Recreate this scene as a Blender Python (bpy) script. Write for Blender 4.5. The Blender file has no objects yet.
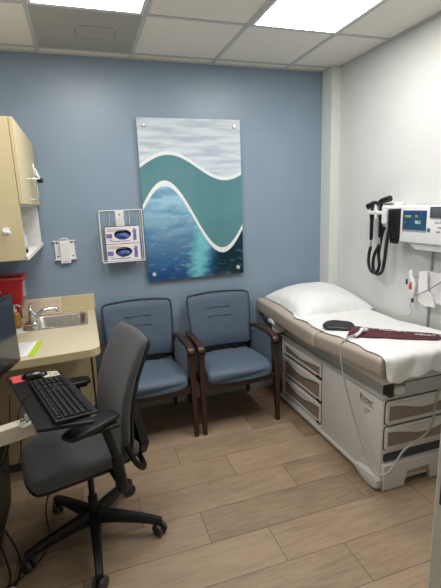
import bpy, bmesh, math, random
from mathutils import Vector, Matrix
PI = math.pi
random.seed(7)
scene = bpy.context.scene
COL = scene.collection
MW = {}          # object name -> intended world matrix

# ------------------------------------------------------------------ materials
def s2l(c):
    return tuple(((x/255)/12.92 if x/255 <= .04045 else ((x/255+.055)/1.055)**2.4) for x in c) + (1,)

def mat(name, rgb, rough=.5, metal=0, rgb2=None, nscale=40, stretch=(1, 1, 1), bump=0, bscale=200, spec=.5,
        emit=None, estr=0, coat=0, trans=0, alpha=1, detail=3, contrast=(.3, .7), sheen=0):
    m = bpy.data.materials.new(name); m.use_nodes = True
    nt = m.node_tree; b = nt.nodes['Principled BSDF']
    b.inputs['Base Color'].default_value = s2l(rgb)
    b.inputs['Roughness'].default_value = rough
    b.inputs['Metallic'].default_value = metal
    b.inputs['Specular IOR Level'].default_value = spec
    b.inputs['Coat Weight'].default_value = coat
    b.inputs['Transmission Weight'].default_value = trans
    b.inputs['Alpha'].default_value = alpha
    b.inputs['Sheen Weight'].default_value = sheen
    if emit:
        b.inputs['Emission Color'].default_value = s2l(emit); b.inputs['Emission Strength'].default_value = estr
    tc = nt.nodes.new('ShaderNodeTexCoord'); mp = nt.nodes.new('ShaderNodeMapping')
    mp.inputs['Scale'].default_value = stretch
    nt.links.new(tc.outputs['Object'], mp.inputs['Vector'])
    n = nt.nodes.new('ShaderNodeTexNoise'); n.inputs['Scale'].default_value = nscale; n.inputs['Detail'].default_value = detail
    nt.links.new(mp.outputs[0], n.inputs['Vector'])
    r = nt.nodes.new('ShaderNodeValToRGB')
    r.color_ramp.elements[0].position = contrast[0]; r.color_ramp.elements[1].position = contrast[1]
    c2 = rgb2 or tuple(x*.96 for x in rgb)
    r.color_ramp.elements[0].color = s2l(rgb); r.color_ramp.elements[1].color = s2l(c2)
    nt.links.new(n.outputs[0], r.inputs[0]); nt.links.new(r.outputs[0], b.inputs['Base Color'])
    if bump:
        n2 = nt.nodes.new('ShaderNodeTexNoise'); n2.inputs['Scale'].default_value = bscale; n2.inputs['Detail'].default_value = 2
        nt.links.new(mp.outputs[0], n2.inputs['Vector'])
        bp = nt.nodes.new('ShaderNodeBump'); bp.inputs['Strength'].default_value = bump; bp.inputs['Distance'].default_value = .002
        nt.links.new(n2.outputs[0], bp.inputs['Height']); nt.links.new(bp.outputs[0], b.inputs['Normal'])
    return m

M = {}
M['blue_wall'] = mat('blue_wall_paint', (134, 154, 172), .36, rgb2=(130, 150, 168), nscale=3, bump=.15, bscale=260, spec=.5)
M['white_wall'] = mat('white_wall_paint', (210, 214, 211), .5, rgb2=(206, 210, 207), nscale=3, bump=.15, bscale=260)
M['column'] = mat('grey_white_paint', (220, 224, 220), .5, bump=.1)
M['tile'] = mat('ceiling_tile', (240, 236, 228), .9, rgb2=(230, 226, 218), nscale=160, bump=.5, bscale=300, spec=.1)
M['tbar'] = mat('ceiling_bar', (196, 198, 196), .45)
M['vent'] = mat('vent_grey', (176, 174, 168), .6, rgb2=(164, 162, 156), nscale=300, bump=.3, bscale=500)
M['vent_dust'] = mat('vent_dust', (128, 126, 122), .8, rgb2=(160, 158, 153), nscale=25, contrast=(.35, .6))
M['light_frame'] = mat('light_frame', (215, 218, 220), .4)
M['diffuser'] = mat('light_diffuser', (255, 255, 255), .4, emit=(255, 249, 246), estr=12)
M['baseboard'] = mat('vinyl_baseboard', (168, 172, 168), .5)
M['laminate'] = mat('speckled_laminate', (212, 200, 162), .42, rgb2=(196, 180, 136), nscale=380, contrast=(.38, .66), bump=.03)
M['counter'] = mat('countertop_laminate', (212, 204, 174), .32, rgb2=(199, 190, 158), nscale=360, contrast=(.4, .65))
M['counter_edge'] = mat('countertop_edge', (206, 192, 150), .35, rgb2=(196, 182, 140), nscale=140)
M['cab_side'] = mat('cabinet_side_laminate', (188, 172, 138), .5, rgb2=(178, 162, 128), nscale=380, contrast=(.42, .62))
M['white_mel'] = mat('white_melamine', (232, 232, 228), .4)
M['chrome'] = mat('chrome', (232, 234, 236), .16, 1)
M['steel'] = mat('brushed_steel', (214, 212, 206), .34, 1, rgb2=(196, 194, 188), nscale=30, stretch=(1, 14, 1))
M['white_metal'] = mat('white_coated_metal', (232, 234, 234), .35)
M['wire'] = mat('white_wire', (222, 228, 228), .3)
M['satin'] = mat('satin_silver', (222, 224, 226), .38, .6)
M['blue_fab'] = mat('blue_upholstery', (82, 100, 118), .55, rgb2=(73, 91, 109), nscale=420, bump=.35, bscale=700, sheen=.15)
M['blue_pipe'] = mat('dark_piping', (44, 55, 68), .6)
M['stitch'] = mat('stitched_blue', (72, 89, 106), .6)
M['darkwood'] = mat('dark_wood', (66, 40, 32), .33, rgb2=(44, 26, 22), nscale=14, stretch=(6, 6, .8), bump=.05)
M['black'] = mat('black_plastic', (25, 26, 27), .45, rgb2=(21, 22, 23), spec=.35, bump=.12, bscale=600)
M['black_gloss'] = mat('black_glossy_plastic', (20, 20, 22), .22)
M['grey_fab'] = mat('charcoal_fabric', (72, 75, 77), .8, rgb2=(60, 62, 65), nscale=500, bump=.4, bscale=800, sheen=.2)
M['rubber'] = mat('caster_rubber', (58, 58, 58), .6)
M['key'] = mat('keycap_black', (27, 29, 31), .6, spec=.25)
M['keyprint'] = mat('key_legend', (120, 122, 126), .5)
M['screen'] = mat('dark_screen', (46, 52, 60), .12, rgb2=(50, 56, 64), nscale=4, spec=.8)
M['red'] = mat('red_plastic', (186, 24, 36), .35, rgb2=(170, 20, 32), nscale=9)
M['red_lid'] = mat('clear_red_lid', (196, 74, 78), .25)
M['red_dark'] = mat('dark_red_opening', (96, 14, 20), .5)
M['label_white'] = mat('label_white', (226, 227, 228), .5)
M['paper'] = mat('paper_white', (238, 238, 236), .6)
M['exam_paper'] = mat('exam_paper', (228, 230, 228), .6, bump=.8, bscale=22, rgb2=(230, 232, 230), nscale=10)
M['pillow'] = mat('pillow_cover', (232, 236, 235), .5, bump=.8, bscale=16)
M['lime'] = mat('lime_print', (178, 214, 30), .5)
M['pinkpaper'] = mat('red_card', (205, 60, 62), .5, rgb2=(225, 110, 105), nscale=60)
M['ink'] = mat('printed_ink', (60, 62, 66), .6)
M['greyink'] = mat('grey_ink', (150, 152, 156), .6)
M['rib'] = mat('cream_ribbed_board', (226, 212, 188), .6)
M['rib2'] = mat('ribbed_board_grooves', (196, 176, 150), .7)
M['amber'] = mat('amber_soap', (190, 136, 44), .15, trans=.3, coat=.3)
M['clear'] = mat('clear_plastic', (225, 230, 232), .2, trans=.35)
M['vinyl'] = mat('taupe_vinyl', (174, 163, 150), .4, rgb2=(170, 159, 146), nscale=8, bump=.12, bscale=400)
M['seam'] = mat('vinyl_seam', (150, 134, 118), .5)
M['table_white'] = mat('table_white_plastic', (218, 217, 212), .4, rgb2=(214, 213, 208), nscale=6)
M['table_grey'] = mat('table_grey_metal', (190, 190, 186), .38, rgb2=(184, 184, 180), nscale=6)
M['taupe_panel'] = mat('taupe_panel', (148, 135, 123), .5, rgb2=(141, 128, 116), nscale=200)
M['gasket'] = mat('dark_gap', (48, 48, 50), .6)
M['step'] = mat('step_rubber', (58, 64, 68), .6, bump=.3)
M['maroon'] = mat('maroon_cuff', (84, 30, 44), .6, rgb2=(74, 25, 38), nscale=200, bump=.3, bscale=500)
M['tube'] = mat('grey_tube', (160, 163, 162), .4)
M['blackcloth'] = mat('black_nylon', (26, 30, 32), .5, bump=.4, bscale=200)
M['hose'] = mat('black_cord', (18, 18, 19), .4)
M['dev'] = mat('device_white', (228, 230, 230), .35)
M['dev_grey'] = mat('device_grey', (84, 88, 92), .4)
M['lcd'] = mat('lcd_screen', (34, 62, 82), .25, rgb2=(28, 50, 72), nscale=8, emit=(40, 78, 104), estr=.35)
M['lcd_bar'] = mat('lcd_bar', (40, 52, 110), .3, emit=(44, 60, 140), estr=.3)
M['lcd_txt'] = mat('lcd_text', (190, 220, 200), .3, emit=(170, 215, 190), estr=.5)
M['lcd_ylw'] = mat('lcd_yellow', (170, 190, 90), .3, emit=(160, 180, 80), estr=.4)
M['teal'] = mat('teal_print', (40, 120, 130), .5)
M['glove_box'] = mat('glove_box_card', (228, 222, 226), .6)
M['purple'] = mat('purple_print', (112, 108, 164), .6)
M['glove'] = mat('blue_nitrile', (64, 92, 160), .45, rgb2=(40, 60, 124), nscale=30, bump=.4, bscale=60)
M['glove_print'] = mat('glove_picture_print', (120, 132, 190), .6, rgb2=(70, 74, 110), nscale=60)
M['hole'] = mat('box_inside_dark', (42, 40, 46), .8)
M['bag'] = mat('white_plastic_bag', (226, 230, 234), .3, trans=.15, bump=.5, bscale=50)
M['beam'] = mat('cream_metal', (206, 196, 178), .45)
M['bin'] = mat('grey_white_bin', (186, 186, 184), .4)
M['cardprint'] = mat('patterned_card', (214, 210, 186), .6, rgb2=(110, 112, 92), nscale=110, contrast=(.45, .58))
M['green'] = mat('orange_mark', (205, 60, 40), .5)
M['door'] = mat('white_door_paint', (240, 236, 224), .4)
M['plate'] = mat('dark_plate', (70, 74, 76), .4)

# ------------------------------------------------------------------ node maths helper
class NX:
    def __init__(s, nt): s.nt = nt
    def m(s, op, a, b=None, c=None, clamp=False):
        n = s.nt.nodes.new('ShaderNodeMath'); n.operation = op; n.use_clamp = clamp
        for i, v in enumerate((a, b, c)):
            if v is None: continue
            if isinstance(v, (int, float)): n.inputs[i].default_value = v
            else: s.nt.links.new(v, n.inputs[i])
        return n.outputs[0]
    def mix(s, f, a, b):
        n = s.nt.nodes.new('ShaderNodeMix'); n.data_type = 'RGBA'
        for k, v in ((0, f), (6, a), (7, b)):
            if isinstance(v, (int, float)): n.inputs[k].default_value = v
            elif isinstance(v, tuple): n.inputs[k].default_value = v
            else: s.nt.links.new(v, n.inputs[k])
        return n.outputs[2]
    def noise(s, vec, scale, sc=(1, 1, 1), detail=4, rough=.5):
        mp = s.nt.nodes.new('ShaderNodeMapping'); mp.inputs['Scale'].default_value = sc
        s.nt.links.new(vec, mp.inputs['Vector'])
        n = s.nt.nodes.new('ShaderNodeTexNoise'); n.inputs['Scale'].default_value = scale
        n.inputs['Detail'].default_value = detail; n.inputs['Roughness'].default_value = rough
        s.nt.links.new(mp.outputs[0], n.inputs['Vector']); return n.outputs[0]
    def smooth(s, v, lo, hi):
        n = s.nt.nodes.new('ShaderNodeMapRange'); n.interpolation_type = 'SMOOTHSTEP'
        n.inputs['From Min'].default_value = lo; n.inputs['From Max'].default_value = hi
        s.nt.links.new(v, n.inputs['Value']); return n.outputs[0]

def floor_material():
    m = bpy.data.materials.new('wood_look_planks'); m.use_nodes = True
    nt = m.node_tree; b = nt.nodes['Principled BSDF']; x = NX(nt)
    tc = nt.nodes.new('ShaderNodeTexCoord'); sp = nt.nodes.new('ShaderNodeSeparateXYZ')
    nt.links.new(tc.outputs['Object'], sp.inputs[0])
    X, Y = sp.outputs[0], sp.outputs[1]
    W, Lg = .2265, .914
    yy = x.m('DIVIDE', x.m('ADD', Y, 1.57), W)
    row = x.m('FLOOR', yy); fy = x.m('FRACT', yy)
    xx = x.m('DIVIDE', x.m('ADD', x.m('SUBTRACT', X, .456), x.m('MULTIPLY', row, .305)), Lg)
    colm = x.m('FLOOR', xx); fx = x.m('FRACT', xx)
    ey = x.m('MULTIPLY', x.m('MINIMUM', fy, x.m('SUBTRACT', 1, fy)), W)
    ex = x.m('MULTIPLY', x.m('MINIMUM', fx, x.m('SUBTRACT', 1, fx)), Lg)
    d = x.m('MINIMUM', ex, ey)
    seam = x.m('LESS_THAN', d, .0017)
    cb = nt.nodes.new('ShaderNodeCombineXYZ'); nt.links.new(colm, cb.inputs[0]); nt.links.new(row, cb.inputs[1])
    wn = nt.nodes.new('ShaderNodeTexWhiteNoise'); nt.links.new(cb.outputs[0], wn.inputs['Vector'])
    # grain, shifted plank by plank
    cb2 = nt.nodes.new('ShaderNodeCombineXYZ')
    nt.links.new(x.m('ADD', X, x.m('MULTIPLY', wn.outputs[0], 13)), cb2.inputs[0])
    nt.links.new(Y, cb2.inputs[1]); nt.links.new(x.m('MULTIPLY', wn.outputs[0], 7), cb2.inputs[2])
    g = x.noise(cb2.outputs[0], 7, (1, 9, 1), 6, .62)
    g2 = x.noise(cb2.outputs[0], 26, (1, 14, 1), 4, .6)
    g3 = x.noise(cb2.outputs[0], 2.2, (1, 2.5, 1), 3)
    f = x.m('ADD', x.m('MULTIPLY', g, .5), x.m('ADD', x.m('MULTIPLY', g2, .25), x.m('MULTIPLY', g3, .35)))
    f = x.m('ADD', f, x.m('MULTIPLY', x.m('SUBTRACT', wn.outputs[0], .5), .26))
    f = x.smooth(f, .3, .85)
    c = x.mix(f, s2l((168, 147, 122)), s2l((120, 100, 79)))
    c = x.mix(seam, c, s2l((92, 74, 56)))
    nt.links.new(c, b.inputs['Base Color'])
    nt.links.new(x.m('ADD', .36, x.m('MULTIPLY', g, .2)), b.inputs['Roughness'])
    bp = nt.nodes.new('ShaderNodeBump'); bp.inputs['Strength'].default_value = .25; bp.inputs['Distance'].default_value = .002
    h = x.m('SUBTRACT', x.m('MULTIPLY', g2, .3), seam)
    nt.links.new(h, bp.inputs['Height']); nt.links.new(bp.outputs[0], b.inputs['Normal'])
    return m

def art_material(x0, x1, zb, zt):
    m = bpy.data.materials.new('wave_artwork_print'); m.use_nodes = True
    nt = m.node_tree; b = nt.nodes['Principled BSDF']; x = NX(nt)
    tc = nt.nodes.new('ShaderNodeTexCoord'); sp = nt.nodes.new('ShaderNodeSeparateXYZ')
    nt.links.new(tc.outputs['Object'], sp.inputs[0]); P = tc.outputs['Object']
    u = x.m('DIVIDE', x.m('SUBTRACT', sp.outputs[0], x0), x1-x0)
    v = x.m('DIVIDE', x.m('SUBTRACT', zt, sp.outputs[2]), zt-zb)
    def wave(mid, amp, u0):
        c = x.m('COSINE', x.m('MULTIPLY', x.m('SUBTRACT', u, u0), 2*PI/1.12))
        return x.m('SUBTRACT', mid, x.m('MULTIPLY', c, amp))
    c1 = wave(.295, .08, .27); c2 = wave(.595, .222, .22)
    # top strip: pale water
    n = x.noise(P, 5, (.7, 1, 5), 5)
    top = x.mix(x.smooth(n, .35, .7), s2l((206, 216, 222)), s2l((168, 184, 198)))
    teal = x.mix(x.smooth(x.noise(P, 3), .3, .7), s2l((92, 138, 144)), s2l((84, 130, 138)))
    # lower sea picture
    w = x.noise(P, 3.5, (1, 1, 3.2), 6, .6)
    w2 = x.noise(P, 12, (1, 1, 2.5), 5)
    lo = x.mix(x.smooth(v, .42, .98), s2l((150, 196, 214)), s2l((18, 70, 122)))
    lo = x.mix(x.m('MULTIPLY', x.smooth(w, .42, .68), .65), lo, s2l((44, 110, 158)))
    lo = x.mix(x.m('MULTIPLY', x.smooth(w2, .55, .8), .3), lo, s2l((180, 215, 226)))
    # bright aqua streak rising from the bottom middle
    cx = x.m('SUBTRACT', .78, x.m('MULTIPLY', v, .28))
    dd = x.m('ABSOLUTE', x.m('SUBTRACT', x.m('ADD', u, x.m('MULTIPLY', x.m('SUBTRACT', w2, .5), .22)), cx))
    st = x.m('SUBTRACT', 1, x.smooth(dd, .0, .15))
    lo = x.mix(x.m('MULTIPLY', x.m('MULTIPLY', st, x.smooth(v, .55, .72)), .85), lo, s2l((118, 198, 204)))
    dark = x.smooth(x.m('SUBTRACT', u, cx), .07, .22)
    dk = x.mix(x.smooth(w2, .5, .72), s2l((12, 40, 48)), s2l((52, 100, 104)))
    lo = x.mix(x.m('MULTIPLY', dark, .95), lo, dk)
    wht = s2l((222, 228, 228))
    def gt(a, off): return x.m('GREATER_THAN', v, x.m('ADD', a, off))
    col = x.mix(gt(c1, -.022), top, wht)
    col = x.mix(gt(c1, 0), col, teal)
    col = x.mix(gt(c2, -.004), col, wht)
    col = x.mix(gt(c2, .03), col, lo)
    nt.links.new(col, b.inputs['Base Color'])
    b.inputs['Roughness'].default_value = .12; b.inputs['Specular IOR Level'].default_value = .35
    return m

# ------------------------------------------------------------------ objects
def setmw(o, mw): MW[o.name] = mw
def tag(o, label, cat, group=None, kind=None):
    o['label'] = label; o['category'] = cat
    if group: o['group'] = group
    if kind: o['kind'] = kind
    return o
def thing(name, label, cat, loc=(0, 0, 0), rz=0, group=None):
    o = bpy.data.objects.new(name, None); COL.objects.link(o)
    o.empty_display_size = .05
    o.location = loc; o.rotation_euler = (0, 0, rz)
    setmw(o, Matrix.Translation(loc) @ Matrix.Rotation(rz, 4, 'Z'))
    return tag(o, label, cat, group)

class MB:
    """collects geometry (world coordinates unless local=True at build)"""
    def __init__(s): s.bm = bmesh.new()
    def _xf(s, verts, mtx):
        if mtx is not None:
            for v in verts: v.co = mtx @ v.co
    def box(s, x0, x1, y0, y1, z0, z1, bev=0, seg=2, mtx=None):
        r = bmesh.ops.create_cube(s.bm, size=1)
        vs = r['verts']
        for v in vs:
            v.co = Vector((x0+(v.co.x+.5)*(x1-x0), y0+(v.co.y+.5)*(y1-y0), z0+(v.co.z+.5)*(z1-z0)))
        if bev:
            es = list({e for v in vs for e in v.link_edges})
            rr = bmesh.ops.bevel(s.bm, geom=es, offset=bev, segments=seg, affect='EDGES', profile=.5)
            fs = rr['faces']; vs = list({v for f in fs for v in f.verts} | {v for v in vs if v.is_valid})
        s._xf(vs, mtx); return s
    def loft(s, rings, cap=True, closed=False):
        """rings: list of equal length point lists"""
        vr = [[s.bm.verts.new(p) for p in r] for r in rings]
        n = len(vr[0]); k = len(vr)
        for i in range(k if closed else k-1):
            a, b = vr[i], vr[(i+1) % k]
            for j in range(n):
                s.bm.faces.new((a[j], a[(j+1) % n], b[(j+1) % n], b[j]))
        if cap and not closed:
            if cap != 'end': s.bm.faces.new(list(reversed(vr[0])))
            s.bm.faces.new(vr[-1])
        return s
    def sheet(s, rows):
        vr = [[s.bm.verts.new(p) for p in r] for r in rows]
        for a, b in zip(vr, vr[1:]):
            for j in range(len(a)-1): s.bm.faces.new((a[j], a[j+1], b[j+1], b[j]))
        return s
    def tube(s, pts, r, seg=8, smooth=0, rx=None):
        pts = [Vector(p) for p in pts]
        if smooth: pts = catmull(pts, smooth)
        rings = []; up = None
        for i, p in enumerate(pts):
            t = (pts[min(i+1, len(pts)-1)]-pts[max(i-1, 0)])
            if t.length < 1e-9: t = Vector((0, 0, 1))
            t.normalize()
            if up is None:
                up = Vector((0, 0, 1)) if abs(t.z) < .9 else Vector((0, 1, 0))
            a = t.cross(up)
            if a.length < 1e-6: a = t.orthogonal()
            a.normalize(); up = a.cross(t).normalized()
            rr = r[i*(len(r)-1)//max(len(pts)-1, 1)] if isinstance(r, (list, tuple)) else r
            rings.append([p + a*math.cos(2*PI*k/seg)*rr*(rx or 1) + up*math.sin(2*PI*k/seg)*rr for k in range(seg)])
        return s.loft(rings)
    def lathe(s, prof, org, axis=(0, 0, 1), seg=20):
        org = Vector(org); q = Vector((0, 0, 1)).rotation_difference(Vector(axis).normalized())
        rings = [[org + q @ Vector((max(r, 1e-4)*math.cos(2*PI*k/seg), max(r, 1e-4)*math.sin(2*PI*k/seg), h)) for k in range(seg)] for r, h in prof]
        return s.loft(rings)
    def prism(s, poly, axis, lo, hi, bev=0, seg=2, mtx=None):
        """poly of 2D points extruded along 'x','y' or 'z'"""
        def P(p, h):
            return {'x': Vector((h, p[0], p[1])), 'y': Vector((p[0], h, p[1])), 'z': Vector((p[0], p[1], h))}[axis]
        a = [s.bm.verts.new(P(p, lo)) for p in poly]; b = [s.bm.verts.new(P(p, hi)) for p in poly]
        n = len(poly); fs = [s.bm.faces.new(list(reversed(a))), s.bm.faces.new(b)]
        for i in range(n): fs.append(s.bm.faces.new((a[i], a[(i+1) % n], b[(i+1) % n], b[i])))
        vs = a+b
        if bev:
            es = list({e for f in fs[:2] for e in f.edges})
            rr = bmesh.ops.bevel(s.bm, geom=es, offset=bev, segments=seg, affect='EDGES', profile=.5)
            vs = list({v for f in rr['faces'] for v in f.verts} | {v for v in vs if v.is_valid})
        s._xf(vs, mtx); return s
    def build(s, name, m, parent=None, smooth=True, local=False, subsurf=0, solid=0, autosmooth=40):
        bmesh.ops.recalc_face_normals(s.bm, faces=s.bm.faces)
        me = bpy.data.meshes.new(name)
        mw = MW[parent.name] if parent is not None else Matrix.Identity(4)
        if not local and parent is not None:
            s.bm.transform(mw.inverted())
        s.bm.to_mesh(me); s.bm.free()
        me.materials.append(m if not isinstance(m, str) else M[m])
        if smooth:
            me.shade_smooth()
            try: me.set_sharp_from_angle(angle=math.radians(autosmooth))
            except Exception: pass
        o = bpy.data.objects.new(name, me); COL.objects.link(o)
        if parent is not None: o.parent = parent
        setmw(o, mw)
        if solid:
            md = o.modifiers.new('thickness', 'SOLIDIFY'); md.thickness = solid; md.offset = 0
        if subsurf:
            md = o.modifiers.new('smooth', 'SUBSURF'); md.levels = subsurf; md.render_levels = subsurf
        return o

def catmull(p, n):
    out = []
    q = [p[0]*2-p[1]]+list(p)+[p[-1]*2-p[-2]]
    for i in range(1, len(q)-2):
        for k in range(n):
            t = k/n; a, b, c, d = q[i-1], q[i], q[i+1], q[i+2]
            out.append(.5*((2*b)+(c-a)*t+(2*a-5*b+4*c-d)*t*t+(3*b-a-3*c+d)*t**3))
    out.append(p[-1]); return out
def rrect(cx, cy, w, h, r, n=5):
    pts = []
    for (sx, sy, a0) in ((1, 1, 0), (-1, 1, 90), (-1, -1, 180), (1, -1, 270)):
        for k in range(n+1):
            a = math.radians(a0+90*k/n)
            pts.append((cx+sx*(w/2-r)+r*math.cos(a), cy+sy*(h/2-r)+r*math.sin(a)))
    return pts
def struct(o, label=None):
    o['kind'] = 'structure'; return o
def text(name, body, size, m, parent, origin, xdir, ydir, depth=.0006, align='LEFT', shear=0):
    c = bpy.data.curves.new(name, 'FONT'); c.body = body; c.size = size; c.extrude = depth; c.align_x = align; c.shear = shear
    t = bpy.data.objects.new(name+'_tmp', c); COL.objects.link(t)
    bpy.context.view_layer.update()
    dg = bpy.context.evaluated_depsgraph_get()
    me = bpy.data.meshes.new_from_object(t.evaluated_get(dg)); bpy.data.objects.remove(t)
    x = Vector(xdir).normalized(); y = Vector(ydir).normalized(); z = x.cross(y)
    mtx = Matrix((x, y, z)).transposed().to_4x4(); mtx.translation = Vector(origin)
    mw = MW[parent.name] if parent else Matrix.Identity(4)
    me.transform(mw.inverted() @ mtx); me.materials.clear(); me.materials.append(M[m]); me.name = name
    o = bpy.data.objects.new(name, me); COL.objects.link(o); o.parent = parent; setmw(o, mw); return o

# ================================================================== ROOM
XL, XR, YB, YF, H = -.62, 2.10, 0., -4.0, 2.685
b = MB().box(XL-.1, XR+.1, YF-.1, YB+.1, -.1, 0); struct(b.build('floor', floor_material(), smooth=False))
b = MB().box(XL-.1, XR+.1, YF-.1, YB+.1, H+.004, H+.1); ceil = struct(b.build('ceiling', 'tile', smooth=False))
g = MB(); XA = -.161; Y1 = -.104
gx = [XA+.61*k for k in range(0, 4)]
gy = [Y1-.615*k for k in range(0, 7)]
for x in gx: g.box(x-.012, x+.012, YF, YB, H-.002, H+.006)
for y in gy: g.box(XL, XR, y-.011, y+.011, H-.0015, H+.006)
g.box(XL, XR, YB-.02, YB, H-.004, H+.006); g.box(XR-.02, XR, YF, YB-.02, H-.004, H+.006); g.box(XL, XL+.02, YF, YB-.02, H-.004, H+.006)
struct(g.build('ceiling_grid', 'tbar', ceil, smooth=False))
struct(MB().box(XL-.1, XR+.1, YB, YB+.1, 0, H+.004).build('wall_back', 'blue_wall', smooth=False))
struct(MB().box(XR, XR+.1, YF, YB, 0, H+.004).build('wall_right', 'white_wall', smooth=False))
struct(MB().box(XL-.1, XL, YF, YB, 0, H+.004).build('wall_left', 'white_wall', smooth=False))
struct(MB().box(XL-.1, XR+.1, YF-.1, YF, 0, H+.004).build('wall_front', 'white_wall', smooth=False))
struct(MB().box(2.012, XR, -.15, 0, 0, H, bev=.003).build('trim_1', 'column', smooth=False))
struct(MB().box(XL, 2.012, -.009, 0, 0, .105, bev=.003).build('baseboard_back', 'baseboard', smooth=False))
struct(MB().box(XR-.009, XR, YF, -.15, 0, .105, bev=.003).build('baseboard_right', 'baseboard', smooth=False))

# ceiling lights
def ceiling_light(x0, x1, ys, ye, label):
    t = thing('ceiling_light', label, 'ceiling light', ((x0+x1)/2, (ys+ye)/2, H), group='ceiling light panels')
    f = MB(); w = .02
    f.box(x0, x1, ys-w, ys, H-.006, H+.002, bev=.001); f.box(x0, x1, ye, ye+w, H-.006, H+.002, bev=.001)
    f.box(x0, x0+w, ye+w, ys-w, H-.006, H+.002, bev=.001); f.box(x1-w, x1, ye+w, ys-w, H-.006, H+.002, bev=.001)
    f.build('frame', 'light_frame', t, smooth=False)
    d = MB(); n = 14
    xs = [x0+w + (x1-x0-2*w)*k/n for k in range(n+1)]
    d.sheet([[(x, y, H-.004+.0012*math.cos(k*PI)) for k, x in enumerate(xs)] for y in (ys-w, ye+w)])
    d.build('diffuser', 'diffuser', t, smooth=True)
ceiling_light(gx[2]+.012, gx[3]-.012, gy[1]-.011, gy[3]+.011, 'lit ceiling light panel at the top right, above the white wall side')
ceiling_light(gx[0]+.012, gx[1]-.012, gy[1]-.011, gy[3]+.011, 'lit ceiling light panel at top left next to the grey vent')
# vent
x0, x1, y1, y0 = gx[0]+.012, gx[1]-.012, gy[0]-.011, gy[1]+.011
t = thing('ceiling_vent', 'square dark grey perforated ceiling vent panel with dusty marks', 'vent', ((x0+x1)/2, (y0+y1)/2, H))
MB().box(x0, x1, y0, y1, H-.003, H+.003, bev=.001).build('vent_panel', 'vent', t, smooth=False)
f = MB(); cx, cy = (x0+x1)/2+.05, (y0+y1)/2+.0
f.box(cx-.1, cx+.1, cy-.105, cy-.098, H-.0045, H-.002); f.box(cx-.09, cx+.06, cy+.09, cy+.094, H-.0045, H-.002)
f.box(cx-.12, cx-.112, cy-.06, cy+.05, H-.0045, H-.002); f.box(cx+.112, cx+.122, cy-.07, cy+.06, H-.0045, H-.002)
f.build('dust_mark', 'vent_dust', t, smooth=False)

# door leaf, close on the right
da = math.radians(35); dr = Vector((math.cos(da), math.sin(da), 0)); nn = Vector((dr.y, -dr.x, 0))   # along the leaf, across it
DM = Matrix((dr, nn, Vector((0, 0, 1)))).transposed().to_4x4(); DM.translation = Vector((.6995, -2.64, 0))
door = struct(MB().box(0, .88, 0, .044, .012, 2.1, bev=.0015, mtx=DM).build('door_1', 'door', smooth=False))
pl_ = MB().box(-.0015, .001, 0.009, .035, .972, 1.09, bev=.0007, mtx=DM).build('latch_plate', 'plate', door, smooth=False)
for zz in (1.015, 1.052):
    o_ = DM @ Vector((-.0015, .018, zz)); MB().lathe([(.003, 0), (.0055, 0), (.0055, .001), (.004, .001), (.0035, .0005)], o_, -dr, 14).build('screw', 'label_white', pl_)

# ================================================================== LEFT: CABINETS
t = thing('wall_cabinet', 'beige speckled wall cabinet with one side door above an open white shelf niche', 'cabinet', (XL, -.5, 1.41))
x0, x1, y0, y1, z0, z1 = XL+.001, -.285, -.95, -.035, 1.41, 2.10
f = MB(); f.box(x0, x1, y0, y0+.018, z0, z1); f.box(x0, x1, y0+.018, y1, z1-.018, z1); f.box(x0, x1, y1-.018, y1, z0, z1-.018)
f.build('body', 'laminate', t, smooth=False)
MB().box(x1-.008, x1+.001, y1-.019, y1, z0+.018, 1.69).build('end_edge', 'white_mel', t, smooth=False)
f = MB(); f.box(x0, x1, y0+.018, y1-.018, z0, z0+.018); f.box(x0, x1, y0+.018, y1-.018, 1.682, 1.70); f.box(x0, x0+.01, y0+.018, y1-.018, z0+.018, z1-.018)
f.box(x0+.01, x1-.002, y0+.018, y0+.022, z0+.018, 1.682); f.box(x0+.01, x1-.002, y1-.022, y1-.018, z0+.018, 1.682)
f.build('shelf', 'white_mel', t, smooth=False)
MB().box(x1-.006, x1+.012, y0, y1+.02, z0-.002, z0+.02, bev=.002).build('shelf_edge', 'white_mel', t, smooth=False)
dr_ = MB().box(x1+.002, x1+.022, y0, y1, 1.69, z1-.002, bev=.002).build('door', 'laminate', t, smooth=False)
hx = x1+.022
MB().tube([(hx-.002, -.50, 1.72), (hx+.03, -.50, 1.72), (hx+.034, -.50, 1.73), (hx+.034, -.50, 1.83), (hx+.03, -.50, 1.84), (hx-.002, -.50, 1.84)], .0045).build('handle', 'chrome', dr_)
# white wire hooks on handle
t = thing('wire_hook', 'white wire hooks and black clip hung on the cabinet door handle', 'hook', (hx+.035, -.50, 1.85))
MB().tube([(hx+.03, -.56, 1.92), (hx+.035, -.56, 1.865), (hx+.045, -.53, 1.85), (hx+.04, -.50, 1.885), (hx+.03, -.46, 1.90), (hx+.04, -.43, 1.875), (hx+.05, -.44, 1.84), (hx+.05, -.50, 1.842), (hx+.05, -.56, 1.835), (hx+.03, -.62, 1.83)], .004, smooth=4).build('wire', 'wire', t)
MB().box(hx+.03, hx+.065, -.46, -.40, 1.82, 1.848, bev=.006).build('clip', 'black', t)
# white peg on the cabinet end
t = thing('wall_hook', 'small white hook on the front end of the wall cabinet', 'hook', (-.36, -.95, 1.555))
MB().box(-.375, -.345, -.956, -.9505, 1.545, 1.575, bev=.002).tube([(-.372, -.956, 1.56), (-.36, -.98, 1.557), (-.335, -.99, 1.553)], .006, smooth=3).build('peg', 'white_metal', t)
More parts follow.
